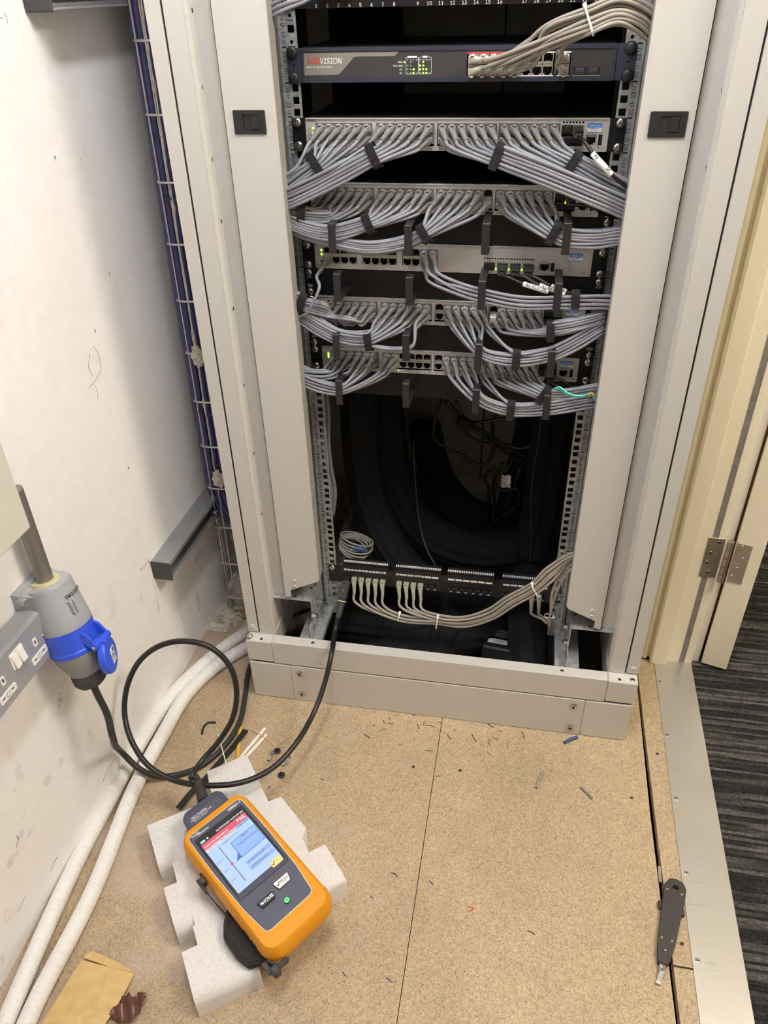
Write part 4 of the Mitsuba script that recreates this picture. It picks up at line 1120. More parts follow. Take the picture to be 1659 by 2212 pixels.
# ------------------------------------------------------------------ numbered panel at the top edge of the picture
tp = thing('patch_panel', 'black patch panel with white numbers 1 to 24 at the top edge', 'patch panel')
z0, z1 = uz(25) + .0010, uz(25) + .0436
add('panel', front(rrect(-.2412, .2412, z0, z1, .001), -.0002, .0022), 'm_black_steel', tp)
NX = [-.1929 + .01546 * i for i in range(8)] + [-.0525 + .01564 * i for i in range(8)] + [.0890 + .01549 * i for i in range(8)]
for i, x in enumerate(NX):
    add('number', ftext(str(i + 1), .0042, x, z0 + .0030, -.0024, bold=False), 'm_print_white', tp)
    add('port', JACK[-1], None, tp, tw=mtx((x, -.0016, z0 + .0200), (1, 0, 0), (0, 1, 0), (0, 0, 1)))
for sx in (-1, 1):
    for h in (.00635, .0381):
        nut_screw(sx * .2325, uz(25) + h, tp)
for i in range(3):
    patch_cord((NX[i + 1], -.0020, z0 + .0200), -1, (-.5, -.8, .10), [[-0.1931, -0.0550, 1.2816] + 0 * A([0, 0, 0]) + A([0, 0, .004 * (1 - i)]), A([-0.2225, -0.0600, 1.2742]) + A([0, 0, .0062 * (1 - i)]), A([-0.2482, -0.0550, 1.2632]) + A([0, .002, .0062 * (1 - i)]), [-.292, -.035, 1.22 + .006 * (1 - i)]], 'grey patch cable leaving the topmost panel to the left, %s of three' % ('upper', 'middle', 'lower')[i], 'grey cables of the topmost panel')

# ------------------------------------------------------------------ lower patch panel
lp = thing('patch_panel', 'black 24 port patch panel low in the cabinet with white paper labels', 'patch panel')
z0, z1 = uz(2) + .0006, uz(2) + .0430
GX = [-.2010 + .0155 * i for i in range(6)] + [-.1060 + .0155 * i for i in range(6)] + [.0190 + .0155 * i for i in range(6)] + [.1310 + .0152 * i for i in range(6)]
GX = [-.2005 + .01515 * i for i in range(6)] + [-.0895 - .0 + .0150 * i for i in range(6)] + [.0190 + .01545 * i for i in range(6)] + [.1312 + .01515 * i for i in range(6)]
op = [sbox(x - .0062, z0 + .0078, x + .0062, z0 + .0182) for x in GX]
add('panel', front(rrect(-.2412, .2412, z0, z1, .0024).difference(unary_union(op)), -.0002, .0022), 'm_black', lp)
add('ridge', cat([front(sbox(-.223, z1 - .0018, .223, z1 - .0006), -.002, .0016), front(sbox(-.223, z1 - .0142, .223, z1 - .0132), -.002, .0012), front(sbox(-.223, z0, .223, z0 + .0010), -.002, .0008)]), 'm_hook', lp)
JD = jack_mesh(-1, (34, 33, 33))
hand = {0: '2', 1: '17', 2: '4', 3: '5', 4: '6', 5: '7A', 6: '12', 7: '15', 8: '18', 9: '20'}
for i, x in enumerate(GX):
    add('port', JD, None, lp, tw=mtx((x, -.0012, z0 + .0130), (1, 0, 0), (0, 1, 0), (0, 0, 1)))
    add('number', ftext(str(i + 1), .0034, x, z0 + .0030, -.0024), 'm_print_white', lp)
    pl_ = add('paper_label', front(sbox(x - .0068, z1 - .0098, x + .0068, z1 - .0052), -.0022, .0003), 'm_label_white', lp)
    if i in hand:
        add('handwriting', ftext(hand[i], .0036, x + .001 * math.sin(i), z1 - .0075, -.0026, bold=True, slant=.3), 'm_print_black', pl_)
add('lettering', cat([ftext('excel', .0032, -.2330, z0 + .0225, -.0024, bold=True)]), 'm_print_grey', lp)
for i in range(4):
    add('punch_down_block', bx(GX[6 * i] - .010, GX[6 * i + 5] + .010, .002, .030, z0 + .006, z1 - .002), 'm_black', lp)
    te = [bx(GX[6 * i] - .0085 + .00365 * j, GX[6 * i] - .0085 + .00365 * j + .0021, .0085, .0125, z1 + .0030, z1 + .0062) for j in range(26)]
    add('punch_down_teeth', cat(te), 'm_label_white', lp, )
    add('teeth_carrier', bx(GX[6 * i] - .010, GX[6 * i + 5] + .0100, .007, .014, z1 - .003, z1 + .0036), 'm_black', lp)
for x, h in ((-.2325, .0381), (.2325, .0381)):
    nut_screw(x, uz(2) + h, lp)
lg = cat([ftext('e', .0085, .2352, z1 - .0075, -.0024, rot=-math.pi / 2), front(rrect(.2302, .2402, z0 + .0070, z0 + .0262, .003).difference(rrect(.2310, .2394, z0 + .0078, z0 + .0254, .0024)), -.0024, .0002), ftext('X', .0075, .2352, z0 + .0210, -.0024, bold=True, rot=-math.pi / 2), ftext('C', .0075, .2352, z0 + .0130, -.0024, bold=True, rot=-math.pi / 2)])
add('lettering', lg, 'm_label_white', lp)

ORD10 = ORD + ['ninth', 'tenth']
Bm = ('m_cord_warm', 'm_boot_green', 'm_boot_green')
WT = [[-0.0831, -0.0500, 0.2037], [-0.0020, -0.0550, 0.2080], [0.0506, -0.0580, 0.2118], [0.1055, -0.0620, 0.2433], [0.1439, -0.0660, 0.2875], [0.1892, -0.0680, 0.3317], [0.2167, -0.0660, 0.3700], [0.2477, -0.0540, 0.3997], [.290, -.03, .318]]
for i in range(1, 6):
    lanes = lay(WT, 8 - i, 9, i % 2, .0036, .0056)
    patch_cord((GX[i], -.0030, z0 + .0130), -1, (.14, -.62, -.75), lanes, 'beige patch cable in the %s port of the lower patch panel, from the left' % ORD10[i], 'beige patch cables of the lower patch panel', Bm, free=.020, r=.0029)
for i in range(6, 10):
    lanes = lay(WT[1:], 9 - i, 9, i % 2, .0036, .0056)
    patch_cord((GX[i], -.0030, z0 + .0130), -1, (.16, -.62, -.75), lanes, 'beige patch cable in the %s port of the lower patch panel, from the left' % ORD10[i], 'beige patch cables of the lower patch panel', Bm, free=.020, r=.0029)
for i in (22, 23):
    j = i - 22
    xx = GX[22] - .008 + .0150 * j
    patch_cord((xx, -.0030, z0 + .0130), -1, (.05, -.60, -.8), [[0.2084, -0.0450, 0.2348] if j == 0 else [0.2178, -0.0430, 0.2318], [0.2178, -0.0520, 0.2325] if j == 0 else [0.2222, -0.0500, 0.2238], [0.2209, -0.0600, 0.2661] if j == 0 else [0.2206, -0.0600, 0.2600], [0.2188, -0.0640, 0.3229] if j == 0 else [0.2255, -0.0630, 0.3171], [0.2308, -0.0600, 0.3669] if j == 0 else [0.2395, -0.0600, 0.3657], [0.2524, -0.0520, 0.3888] if j == 0 else [0.2564, -0.0520, 0.3837], [.290, -.03, .305]], 'beige patch cable looping up from the %s last port of the lower patch panel' % ('second' if j == 0 else 'very'), 'beige patch cables of the lower patch panel', Bm, free=.006, r=.0029)
cable_tie([-0.0835, -0.0480, 0.2044], (1, 0, -.12), .0105, .0075, 'white cable tie on the beige cables, left of two under the lower panel')
cable_tie([-0.0033, -0.0520, 0.2051], (1, 0, -.08), .0165, .0080, 'white cable tie on the beige cables, right of two under the lower panel')
cable_tie([0.1869, -0.0660, 0.3274], (1, 0, .55), .0165, .0080, 'white cable tie where the beige cables climb past the lower panel labels')
cable_tie([0.2193, -0.0550, 0.2541], (.1, 0, 1), .0085, .0050, 'white cable tie on the two short beige cables at the right rail', (-1, 0))

# ------------------------------------------------------------------ inside the cabinet: sleeved cables, cords
def sleeve(pts, r, label, name='braided_cable_sleeve', sq=1.0, seed=0, ribs=True):
    k = thing(name, label, 'cable sleeve')
    P = crom(pts, 14)
    a = np.arange(60) * 2 * np.pi / 60
    # cables inside the braid press it into soft ridges
    ph = rng.uniform(0, 6.28, 3)
    rr = r * (1 + .018 * np.cos(15 * a) + .035 * np.cos(9 * a + ph[0]) + .03 * np.cos(14 * a + ph[1]) + .03 * np.cos(5 * a + ph[2]))
    prof = np.stack([rr * np.cos(a) * sq, rr * np.sin(a)], 1)
    add('braid', sweep(P, prof), 'm_sleeve', k, smooth=True)
    return k


sleeve([(-.185, .37, 1.32), (-.182, .37, .90), (-.180, .30, .66), (-.172, .27, .50), (-.150, .25, .36), (-.08, .22, .245), (.02, .20, .205), (.13, .22, .20), (.22, .26, .23)], .050, 'thick black braided cable sleeve hanging at the left and bending along the cabinet floor, nearest')
sleeve([(-.230, .38, 1.32), (-.228, .38, .72), (-.222, .37, .50), (-.165, .36, .31), (-.02, .34, .225), (.08, .33, .19), (.20, .34, .19)], .040, 'thick black braided cable sleeve hanging at the left, inner of the bends')
sleeve([(-.205, .20, .62), (-.200, .19, .42), (-.175, .16, .32), (-.12, .12, .235), (-.05, .10, .17), (.05, .10, .145), (.14, .13, .14), (.21, .2, .16)], .040, 'black braided cable sleeve curving down behind the lower patch panel')
sleeve([(-.10, .44, .40), (-.06, .43, .26), (.02, .41, .175), (.12, .40, .15), (.22, .40, .16)], .038, 'black braided cable sleeve low at the back of the cabinet')
sleeve([(.205, .36, 1.32), (.204, .36, .86), (.203, .30, .66), (.200, .27, .45), (.198, .24, .30), (.18, .20, .20)], .043, 'thick black braided cable sleeve standing inside the right rail')
sleeve([(.165, .38, .66), (.158, .37, .48), (.140, .35, .33), (.120, .32, .22)], .030, 'black braided cable sleeve leaning at the right of the back')
sleeve([(-.27, .07, .052), (-.20, .045, .085), (-.13, .03, .098), (-.05, .05, .085), (.02, .08, .06)], .046, 'black braided cable sleeve on the cabinet floor at left front')
sleeve([(-.16, -.035, .048), (-.09, -.02, .075), (-.02, .0, .090), (.06, .03, .085), (.12, .09, .06)], .042, 'black braided cable sleeve crossing the cabinet floor behind the plinth')
sleeve([(-.02, -.07, .04), (.00, -.01, .10), (.025, .06, .13), (.03, .14, .12)], .036, 'black braided cable sleeve running back from the plinth, centre')
sleeve([(.19, -.07, .05), (.185, .0, .115), (.18, .08, .16), (.185, .18, .17)], .040, 'black braided cable sleeve running back at the right of the cabinet floor')
sleeve([(.04, -.085, .03), (.08, -.04, .06), (.15, -.05, .06), (.21, -.07, .05)], .030, 'black braided cable sleeve behind the plinth at right')
sleeve([(-.23, -.06, .03), (-.18, -.03, .05), (-.14, -.06, .045), (-.10, -.085, .03)], .030, 'black braided cable sleeve behind the plinth at left')
sleeve([(-.287, .135, .70), (-.287, .14, 1.05), (-.287, .14, 1.60)], .036, 'black braided cable sleeve standing beside the switches, left')
sleeve([(.287, .135, .70), (.287, .14, 1.05), (.287, .14, 1.60)], .036, 'black braided cable sleeve standing beside the switches, right')
k_, _ = plain_cable('mains_lead', [(-.035, .30, .78), [-0.0475, 0.3000, 0.5286], [-0.0552, 0.3000, 0.4880], [-0.0566, 0.3000, 0.4407], [-0.0329, 0.3000, 0.4184], [0.0102, 0.3000, 0.3974], [0.0535, 0.3000, 0.3751], [0.0752, 0.3000, 0.4027], [0.0740, 0.3000, 0.4971], [0.0914, 0.3000, 0.5266]], .0042, 'm_cable_black', 'black mains lead hanging in a long loop in the open gap', 'cable')
for i, pts in enumerate((
    [[-0.0341, 0.2500, 0.5586], [0.0007, 0.2500, 0.5180], [0.0214, 0.2600, 0.4744], [0.0474, 0.2600, 0.4590], [0.0981, 0.2700, 0.4457], [0.1452, 0.2800, 0.4201], [0.1780, 0.2800, 0.3928]],
    [[-0.0252, 0.2500, 0.5592], [0.0103, 0.2550, 0.5160], [0.0510, 0.2600, 0.4881], [0.1028, 0.2700, 0.4519], [0.1435, 0.2700, 0.4458], [0.1764, 0.2700, 0.4692]],
    [[-0.0056, 0.2500, 0.5605], [0.0157, 0.2500, 0.5157], [0.0619, 0.2600, 0.4717], [0.1093, 0.2700, 0.4289], [0.1517, 0.2800, 0.4026], [0.1904, 0.2800, 0.3695]],
    [[0.0309, 0.2500, 0.5089], [0.0893, 0.2500, 0.5242], [0.1559, 0.2500, 0.5398], [0.1834, 0.2500, 0.5525]],
    [[0.0831, 0.3000, 0.3751], [0.0613, 0.3000, 0.3457], [0.0737, 0.3000, 0.3149], [0.0747, 0.3000, 0.2560], [0.0734, 0.2900, 0.2086], [0.0878, 0.2800, 0.1618]],
    [[0.1004, 0.2900, 0.3924], [0.0836, 0.2900, 0.3413], [0.0894, 0.2900, 0.2774], [0.0861, 0.2800, 0.2306], [0.0671, 0.2700, 0.1879]],
    [[0.1249, 0.2900, 0.4126], [0.1147, 0.2900, 0.3814], [0.0887, 0.2800, 0.3354], [0.1105, 0.2800, 0.3248], [0.1363, 0.2800, 0.3335], [0.1427, 0.2800, 0.2893], [0.1048, 0.2800, 0.2460]],
    [[0.1424, 0.2800, 0.3898], [0.1263, 0.2800, 0.3262], [0.1094, 0.2800, 0.2598], [0.0843, 0.2800, 0.2237]])):
    plain_cable('mains_lead', pts, .0040, 'm_cable_black', 'black mains lead in the tangle at the right of the open gap', 'cable', 'tangled black leads in the open gap')
tt = thing('cable_knot', 'black strap holding the leads together in the open gap', 'cable strap')
add('band', tube(crom([[0.0031, 0.2450, 0.5207], [0.0164, 0.2450, 0.5105], [0.0315, 0.2450, 0.5037]], 6), .013, 10), 'm_velcro', tt, smooth=True)
tg = thing('paper_tag', 'crumpled grey paper tag among the black leads', 'tag')
c0 = A([0.1121, 0.2700, 0.3564])
g = np.linspace(-1, 1, 7)
gx_, gz_ = np.meshgrid(g * .0105, g * .0175, indexing='ij')
gy_ = .003 * np.sin(gx_ * 420) + .002 * np.sin(gz_ * 310)
idx = np.arange(49).reshape(7, 7)
q4 = np.stack([idx[:-1, :-1], idx[1:, :-1], idx[1:, 1:], idx[:-1, 1:]], -1).reshape(-1, 4)
add('sheet', (np.stack([c0[0] + gx_, c0[1] + gy_, c0[2] + gz_], -1).reshape(-1, 3), q4), 'm_label_white', tg)
for i, (a, b) in enumerate(((-.2445, .045), (-.2375, .05))):
    plain_cable('inner_cable', [(a + .002, b, .72), (a + .006, b, .62), (a + .002 * i, b, .56), (a + .003, b, .50), (a + .008, b, .44), (a, b, .38)], .0042, 'm_cord', 'grey cable running down behind the left rail', 'cable', 'grey cables behind the left rail')
plain_cable('thin_lead', [(-.085, .17, .50), (-.080, .16, .42), (-.068, .13, .34), (-.045, .08, .295), (-.020, .05, .27)], .0018, 'm_hook', 'thin dark lead slanting down before the sleeves', 'cable')
plain_cable('thin_lead', [(.170, .20, .70), (.172, .19, .52), (.168, .18, .40), (.176, .15, .30), (.180, .12, .22)], .0016, 'm_hook', 'thin dark lead hanging at the right before the sleeves', 'cable')
cl = thing('cable_coil', 'coil of beige cable round a blue one behind the left of the lower patch panel', 'cable coil')
for i in range(6):
    a = np.linspace(0, 2 * np.pi, 26, endpoint=False)
    c = A([-.203 + .003 * (i % 3), .070 + .003 * i, .280 + .0032 * i])
    P = np.stack([c[0] + (.030 + .0025 * (i % 3)) * np.cos(a), c[1] + .026 * np.sin(a), c[2] + .006 * np.sin(a + .5 * i) - (.012 + .002 * (i % 2)) * np.cos(a)], 1)
    add('turn', sweep(P, circ(.0022, 8), closed=True), 'm_cord_warm', cl, smooth=True)
bk = thing('data_cable', 'blue cable end lying inside the beige coil', 'cable')
add('cord', tube(crom([(-.212, .062, .276), (-.196, .058, .290), (-.182, .060, .288), (-.168, .066, .272)], 8), .0062, 10), 'm_blue_offcut', bk, smooth=True)

pb = thing('power_adapter', 'black power adapter with a grey rating label on the cabinet floor', 'power adapter')
BM = mtx([0.1253, 0.0061, 0.1120], unit((1, -.14, .02)), unit(np.cross(unit((0, .40, 1)), unit((1, -.14, .02)))), unit(np.cross(unit((1, -.14, .02)), np.cross(unit((0, .40, 1)), unit((1, -.14, .02))))))
add('body', xf(bx(-.030, .032, -.036, .030, -.032, 0, .004), BM), 'm_black', pb)
add('edge', xf(bx(-.028, .030, -.0365, -.0350, -.010, -.009), BM), 'm_hook', pb)
rl_ = add('rating_label', xf(ext(Polygon([(-.0225, -.012), (.0205, -.012), (.0205, .006), (.014, .012), (-.016, .012), (-.0225, .006)]), .0004, mtx((0, 0, .0001), (1, 0, 0), (0, 1, 0), (0, 0, 1))), BM), 'm_label_white', pb)
add('lettering', cat([xf(text(s, h), BM @ mtx((x, y, .0006), (1, 0, 0), (0, 1, 0), (0, 0, 1))) for s, h, x, y in (('AC/DC ADAPTER', .0028, -.001, .0070), ('INPUT: 100-240V ~50/60Hz 0.5A', .0018, -.001, .0020), ('OUTPUT: 12V 2.0A', .0020, -.001, -.0020), ('FOR INDOOR USE ONLY', .0018, -.001, -.0060), ('LPS  CE', .0018, .004, -.0094))]), 'm_print_black', rl_)
for i in range(4):
    a = np.linspace(-.4, 3.6, 22)
    P = np.stack([.004 + (.030 + .0028 * i) * np.cos(a), -.004 + (.034 + .003 * i) * np.sin(a), .005 + .002 * i + 0 * a], 1)
    P = P @ BM[:3, :3].T + BM[:3, 3]
    add('lead', tube(P, .0018, 7), 'm_black', pb, smooth=True)
bag = add('film_wrap', xf(loft([np.stack([.0 + s * .024 * np.cos(t := np.linspace(0, 6.28, 14, endpoint=False)), .026 + s * .013 * np.sin(t), .004 + .006 * (1 - s) + .001 * np.sin(5 * t)], 1) for s in (1.0, .8, .5, .15)]), BM), 'm_steel_blade', pb)

# ------------------------------------------------------------------ on the left wall
def wx(mesh):
    return xf(mesh, WM)


def strut(u0, u1, z0, label, d=.041, h=.041):
    k = thing('strut_channel', label, 'channel')
    t = .0025
    prof = Polygon([(0, z0), (d, z0), (d, z0 + .0085), (d - t, z0 + .0085), (d - t, z0 + t), (t, z0 + t), (t, z0 + h - t), (d - t, z0 + h - t), (d - t, z0 + h - .0085), (d, z0 + h - .0085), (d, z0 + h), (0, z0 + h)])
    add('channel', wx(ext(prof, u1 - u0, mtx((0, u1, 0), (1, 0, 0), (0, 0, 1), (0, -1, 0)))), 'm_strut', k)
    add('lip', wx(bx(d - .0015, d + .0006, u0 + .001, u1, z0 - .0003, z0 + .0032, .0008)), 'm_wire', k)
    add('end_cap', wx(bx(-.0, d + .0022, u0 - .0035, u0 + .0005, z0 - .0020, z0 + h + .0022, .0022)), 'm_cap_black', k)
    return k


strut(-.1060, .40, .2965, 'galvanised strut channel with black end cap low on the left wall')
strut(-.0775, .40, 1.2740, 'galvanised strut channel with black end cap at the top of the left wall')
sc = thing('basket_clamp', 'pale clamp bolt fixing the wire basket to the lower strut', 'clamp')
add('nut', wx(lathe([(.004, 0), (.0105, .001), (.0115, .010), (.006, .012)], 14, frame((.044, .110, .3135), (1, 0, 0)))), 'm_zinc', sc, smooth=40)

bs = thing('wire_basket', 'zinc wire cable basket running up the corner between wall and cabinet', 'cable basket')
BY = .13
LW = [[-0.5685, 0.1300, 0.5458]]
xl = lambda z: -.5442 + (z - .2) * .0138
for i, dx in enumerate((.0035, .0195, .085)):
    add('upright', tube(A([[xl(0) + dx + .001, BY + .001, .004], [xl(1.4) + dx, BY + .001, 1.9]]), .0017, 8), 'm_wire', bs, smooth=True)
for i, (xx, yy) in enumerate(((-.553, .165), (-.55, .215))):
    add('upright', tube(A([[xx, yy, .004], [xx + .02, yy, 1.9]]), .0017, 8), 'm_wire', bs, smooth=True)
for z in [.0480 + .1072 * i for i in range(18)]:
    x0 = xl(z) - .0045
    P = crom([(x0 + .014, BY + .10, z + .001), (x0 + .004, BY + .022, z), (x0, BY + .004, z), (x0 + .006, BY - .002, z), (x0 + .05, BY - .002, z), (x0 + .14, BY - .002, z)], 6)
    add('rung', tube(P, .0023, 8), 'm_wire', bs, smooth=True)
# paint or filler drips on the middle wire, with two clots
for i, (z, s) in enumerate(((.6860, 1.0), (.3960, 1.0))):
    v, f = trimesh.creation.icosphere(3).vertices, trimesh.creation.icosphere(3).faces
    nn_ = meshkit.fbm(v * 2.6 + 5 * i, 4, 3)
    c = A([xl(z) + .022 + .004 * i, BY - .004, z])
    add('filler_clot', trimesh.Trimesh(c + v * A([.012, .009, .021]) * (.45 + 1.1 * nn_)[:, None], f, process=False), 'm_plaster', bs)
zs = np.linspace(.42, 1.85, 170)
P = np.stack([xl(zs) + .0195 + .0008 * np.sin(zs * 40), BY - .0012 + 0 * zs, zs], 1)
add('filler_drip', sweep(P, circ(.0030, 7), scale=.45 + .95 * meshkit.noise(np.stack([zs * 60, zs * 0, zs * 0], 1), 4) ** 4 * (zs > .5)), 'm_plaster', bs)
for i, z in enumerate((.432, .985, .555, 1.085, .318, .77)[:4]):
    tk = thing('cable_tie', 'dark cable tie round the blue cables in the basket, ' + ('at the third lowest filler clot', 'upper middle', 'below the middle', 'near the top')[i], 'cable tie')
    P = crom([(xl(z) - .001, BY + .05, z + .006), (xl(z) + .001, BY + .004, z + .002), (xl(z) + .02, BY - .001, z), (xl(z) + .06, BY + .001, z + .001), (xl(z) + .10, BY + .004, z)], 6)
    add('band', sweep(P, A([[-.0022, -.0006], [.0022, -.0006], [.0022, .0006], [-.0022, .0006]]), up=(0, 0, 1)), 'm_navy_metal', tk)
m_ = 0
for row in range(3):
    for j in range(8):
        x = -.5500 + .0122 * j + .004 * (row % 2)
        y = BY + .014 + .012 * row
        w_ = rng.uniform(-.002, .002, 6)
        # towards the floor the cables turn in behind the cabinet
        sh = .05 + .012 * (7 - j)
        pts = [(x + .018, y, 1.95), (x + .016 + w_[0], y + w_[1], 1.5), (x + .011 + w_[2], y + w_[3], 1.1), (x + .006 + w_[4], y, .8), (x + .002 + w_[5], y, .50), (x + .004, y, .36), (x + .03, y + .004, .27), (x + sh + .02, y + .01, .17 - .0 * j), (x + sh + .12, y + .02, .09)]
        plain_cable('data_cable', pts, .0056, 'm_blue_cable', 'violet blue data cable running down inside the wire basket', 'cable', 'violet blue cables in the wire basket', n=8, seg=7)
rb = thing('rubble', 'loose plaster and torn wrapping on the floor at the foot of the wire basket', 'rubble')
labels[rb]['kind'] = 'stuff'
ms = []
for i in range(46):
    v = trimesh.creation.icosphere(1)
    s = rng.uniform(.002, .012) * A([1.4, 1, .45])
    v.vertices = v.vertices * s * (1 + .3 * rng.normal(size=(len(v.vertices), 1)))
    v.apply_transform(trimesh.transformations.rotation_matrix(rng.uniform(0, 6), (rng.normal(), rng.normal(), 1)))
    x = rng.uniform(-.565, -.42)
    v.apply_translation((x, rng.uniform(.065, .16), .004))
    ms.append(v)
add('heap', cat(ms), 'm_plaster', rb)
wr = thing('torn_wrap', 'torn off white wrapping standing at the foot of the wire basket', 'wrapping')
g1, g2 = np.meshgrid(np.linspace(0, 1, 14), np.linspace(0, 1, 9), indexing='ij')
vx = -.545 + .10 * g1 + .008 * np.sin(9 * g2)
vy = .150 + .03 * np.sin(7 * g1) * g2 - .02 * g2
vz = (.004 + (.075 + .03 * np.sin(11 * g1)) * g2)
idx = np.arange(14 * 9).reshape(14, 9)
q4 = np.stack([idx[:-1, :-1], idx[1:, :-1], idx[1:, 1:], idx[:-1, 1:]], -1).reshape(-1, 4)
add('sheet', (np.stack([vx, vy, vz], -1).reshape(-1, 3), q4), 'm_plaster', wr)

# distribution board cover, conduit, industrial socket with its plug
db = thing('distribution_board', 'pale grey enclosure with rounded corners on the left wall, cut off by the picture', 'electrical box')
add('cover', wx(bx(.0005, .100, -.95, -.4910, .7075, 1.35, .006)), 'm_db_box', db)
cd = thing('steel_conduit', 'short steel conduit from the grey enclosure to the industrial socket', 'conduit')
add('tube', wx(lathe([(.0125, .5430), (.0125, .72)], 20, mtx((.030, -.4265, 0), (1, 0, 0), (0, 1, 0), (0, 0, 1)))), 'm_conduit_steel', cd, smooth=40)

IS = thing('industrial_socket', 'grey and blue industrial wall socket with its blue lid open', 'socket')
AX = unit((.24, -.15, -.95))
O0 = A([.0305, -.4270, .5520])
upv = unit(A([1.0, 0, 0]) - AX * AX[0])
SM = WM @ mtx(O0, np.cross(upv, AX), upv, AX)      # local z down the body, y away from the wall
add('body', xf(lathe([(.018, .000), (.0335, .001), (.0360, .006), (.0405, .060), (.0412, .074), (.0400, .078)], 28), SM), 'm_ind_grey', IS, smooth=35)
add('grommet', xf(lathe([(.0130, -.0030), (.0215, -.0040), (.0225, .0005), (.0180, .0020)], 24), SM), 'm_ring_cream', IS, smooth=40)
pg = []
A0, A1 = wp(0, 0, 0), None
pl3 = loft([np.stack([A([d_] * 4), A([u0_, u1_, u1_, u0_]), A([za, za, zb_, zb_])], 1) for d_, u0_, u1_, za, zb_ in ((.0, -.4720, -.3900, .4480, .5570), (.012, -.4720, -.3900, .4480, .5570), (.014, -.4690, -.3930, .4500, .5540), (.034, -.4640, -.3985, .4560, .5500))])
add('back_box', wx(pl3), 'm_ind_grey', IS)
for (u_, z_, L_) in ((-.4655, .5440, .0165), (-.4620, .4700, .040)):
    lg_ = add('lug', wx(lathe([(.0075, 0), (.0070, L_), (.0052, L_ + .001), (.0050, L_ - .002), (0, L_ - .002)], 16, frame((.006, u_, z_), (1, -.25, .05)))), 'm_ind_grey', IS, smooth=40)
    e_ = A([.006, u_, z_]) + unit((1, -.25, .05)) * (L_ - .001)
    add('screw', wx(lathe([(.0040, 0), (.0034, .0012), (0, .0014)], 12, frame(e_, (1, -.25, .05)))), 'm_chrome', lg_, smooth=40)
add('rib', xf(cat([bx(a - .0022, a + .0022, .036, .0425, .030, .052, .0012) for a in (-.0145, -.0075)]), SM), 'm_ind_grey', IS)
tl = text('DB1/2/3/4', .0058, depth=.0003)
r_ = .0393
th = tl.vertices[:, 0] / r_
tl = tl.subdivide()
th = tl.vertices[:, 0] / r_
zz = .0235 - tl.vertices[:, 1]
rr_ = .0372 + (zz - .006) * .0833 + .00025 + tl.vertices[:, 2]
tv = np.stack([rr_ * np.sin(th + .10), rr_ * np.cos(th + .10), zz], 1)
add('lettering', xf(trimesh.Trimesh(tv, tl.faces[:, ::1], process=False), SM), 'm_print_black', IS)
add('collar', xf(lathe([(.0405, .077), (.0408, .080), (.0398, .094), (.0388, .112), (.0402, .1135), (.0402, .120), (.0380, .121)], 28), SM), 'm_blue', IS, smooth=35)
# hinge arms and the open lid
for s in (-1, 1):
    add('hinge_arm', xf(cat([ext(Polygon([(.030, .082), (.044, .090), (.052, .106), (.055, .113), (.050, .118), (.042, .112), (.030, .098)]), .0045, mtx((s * .0175 - .00225, 0, 0), (0, 1, 0), (0, 0, 1), (1, 0, 0)))]), SM), 'm_blue', IS)
pn = add('hinge_pin', xf(lathe([(.0058, -.021), (.0058, .021)], 14, mtx((0, .0505, .1125), (0, 1, 0), (0, 0, 1), (1, 0, 0))), SM), 'm_blue', IS, smooth=40)
for s in (-1, 1):
    add('pin_end', xf(lathe([(.0026, 0), (.0024, .0012), (0, .0012)], 12, mtx((s * .0200 if s > 0 else -.0212, .0505, .1125), (0, 1, 0), (0, 0, 1), (1, 0, 0))), SM), 'm_zinc', IS, smooth=40)
_n3 = unit((.32, 1, .10)); _y3 = unit(A([0, .1, -1]) - _n3 * (A([0, .1, -1]) @ _n3)); _x3 = np.cross(_y3, _n3)
lidm = SM @ mtx((.004, .0530, .1420), _x3 * .86, _y3 * .86, _n3 * .86)
ld = add('lid', xf(lathe([(.0300, -.0120), (.0345, -.0110), (.0352, -.002), (.0335, .0016), (.022, .0040), (0, .0048)], 30), lidm), 'm_blue', IS, smooth=35)
add('lid_latch', xf(bx(-.013, .013, .026, .037, -.004, .0045, .0015), lidm), 'm_blue', IS)
st_ = add('lid_sticker', xf(ext(rrect(-.0085, .0125, -.016, .014, .001), .0003, mtx((0, 0, .0044), (1, 0, 0), (0, 1, 0), (0, 0, 1))), lidm), 'm_label_white', ld)
add('sticker_print', xf(cat([bx(.001, .010, .004, .012, .0048, .0050)] + [bx(-.007 + .004 * i, -.0055 + .004 * i, -.013, .002, .0048, .0050) for i in range(5)] + [bx(-.0068, -.001, .008, .0085, .0048, .0050), bx(-.0068, -.001, .005, .0055, .0048, .0050)]), lidm), 'm_print_grey', IS)

PG = thing('industrial_plug', 'grey plug with black cable gland pushed up into the blue industrial socket', 'plug')
add('body', xf(lathe([(.0375, .1190), (.0385, .1215), (.0378, .128), (.0340, .142), (.0270, .158), (.0225, .170), (.0215, .174)], 28), SM), 'm_ind_grey_dark', PG, smooth=35)
add('key', xf(bx(-.006, .006, .035, .0405, .112, .127, .001), SM), 'm_ind_grey_dark', PG)
a_ = np.arange(24) * 2 * np.pi / 24
gl = [np.stack([(r + (.0009 if (j := i) else 0) * np.cos(6 * a_)) * np.cos(a_), (r + (.0009 if i else 0) * np.cos(6 * a_)) * np.sin(a_), 0 * a_ + z], 1) for i, (r, z) in enumerate(((.0215, .162), (.0248, .165), (.0262, .173), (.0254, .184), (.0205, .190), (.0075, .191)))]
add('gland', xf(loft(gl), SM), 'm_gland', PG)
G0 = (SM @ A([0, 0, .189, 1]))[:3]
G1 = (SM @ A([0, 0, .214, 1]))[:3]

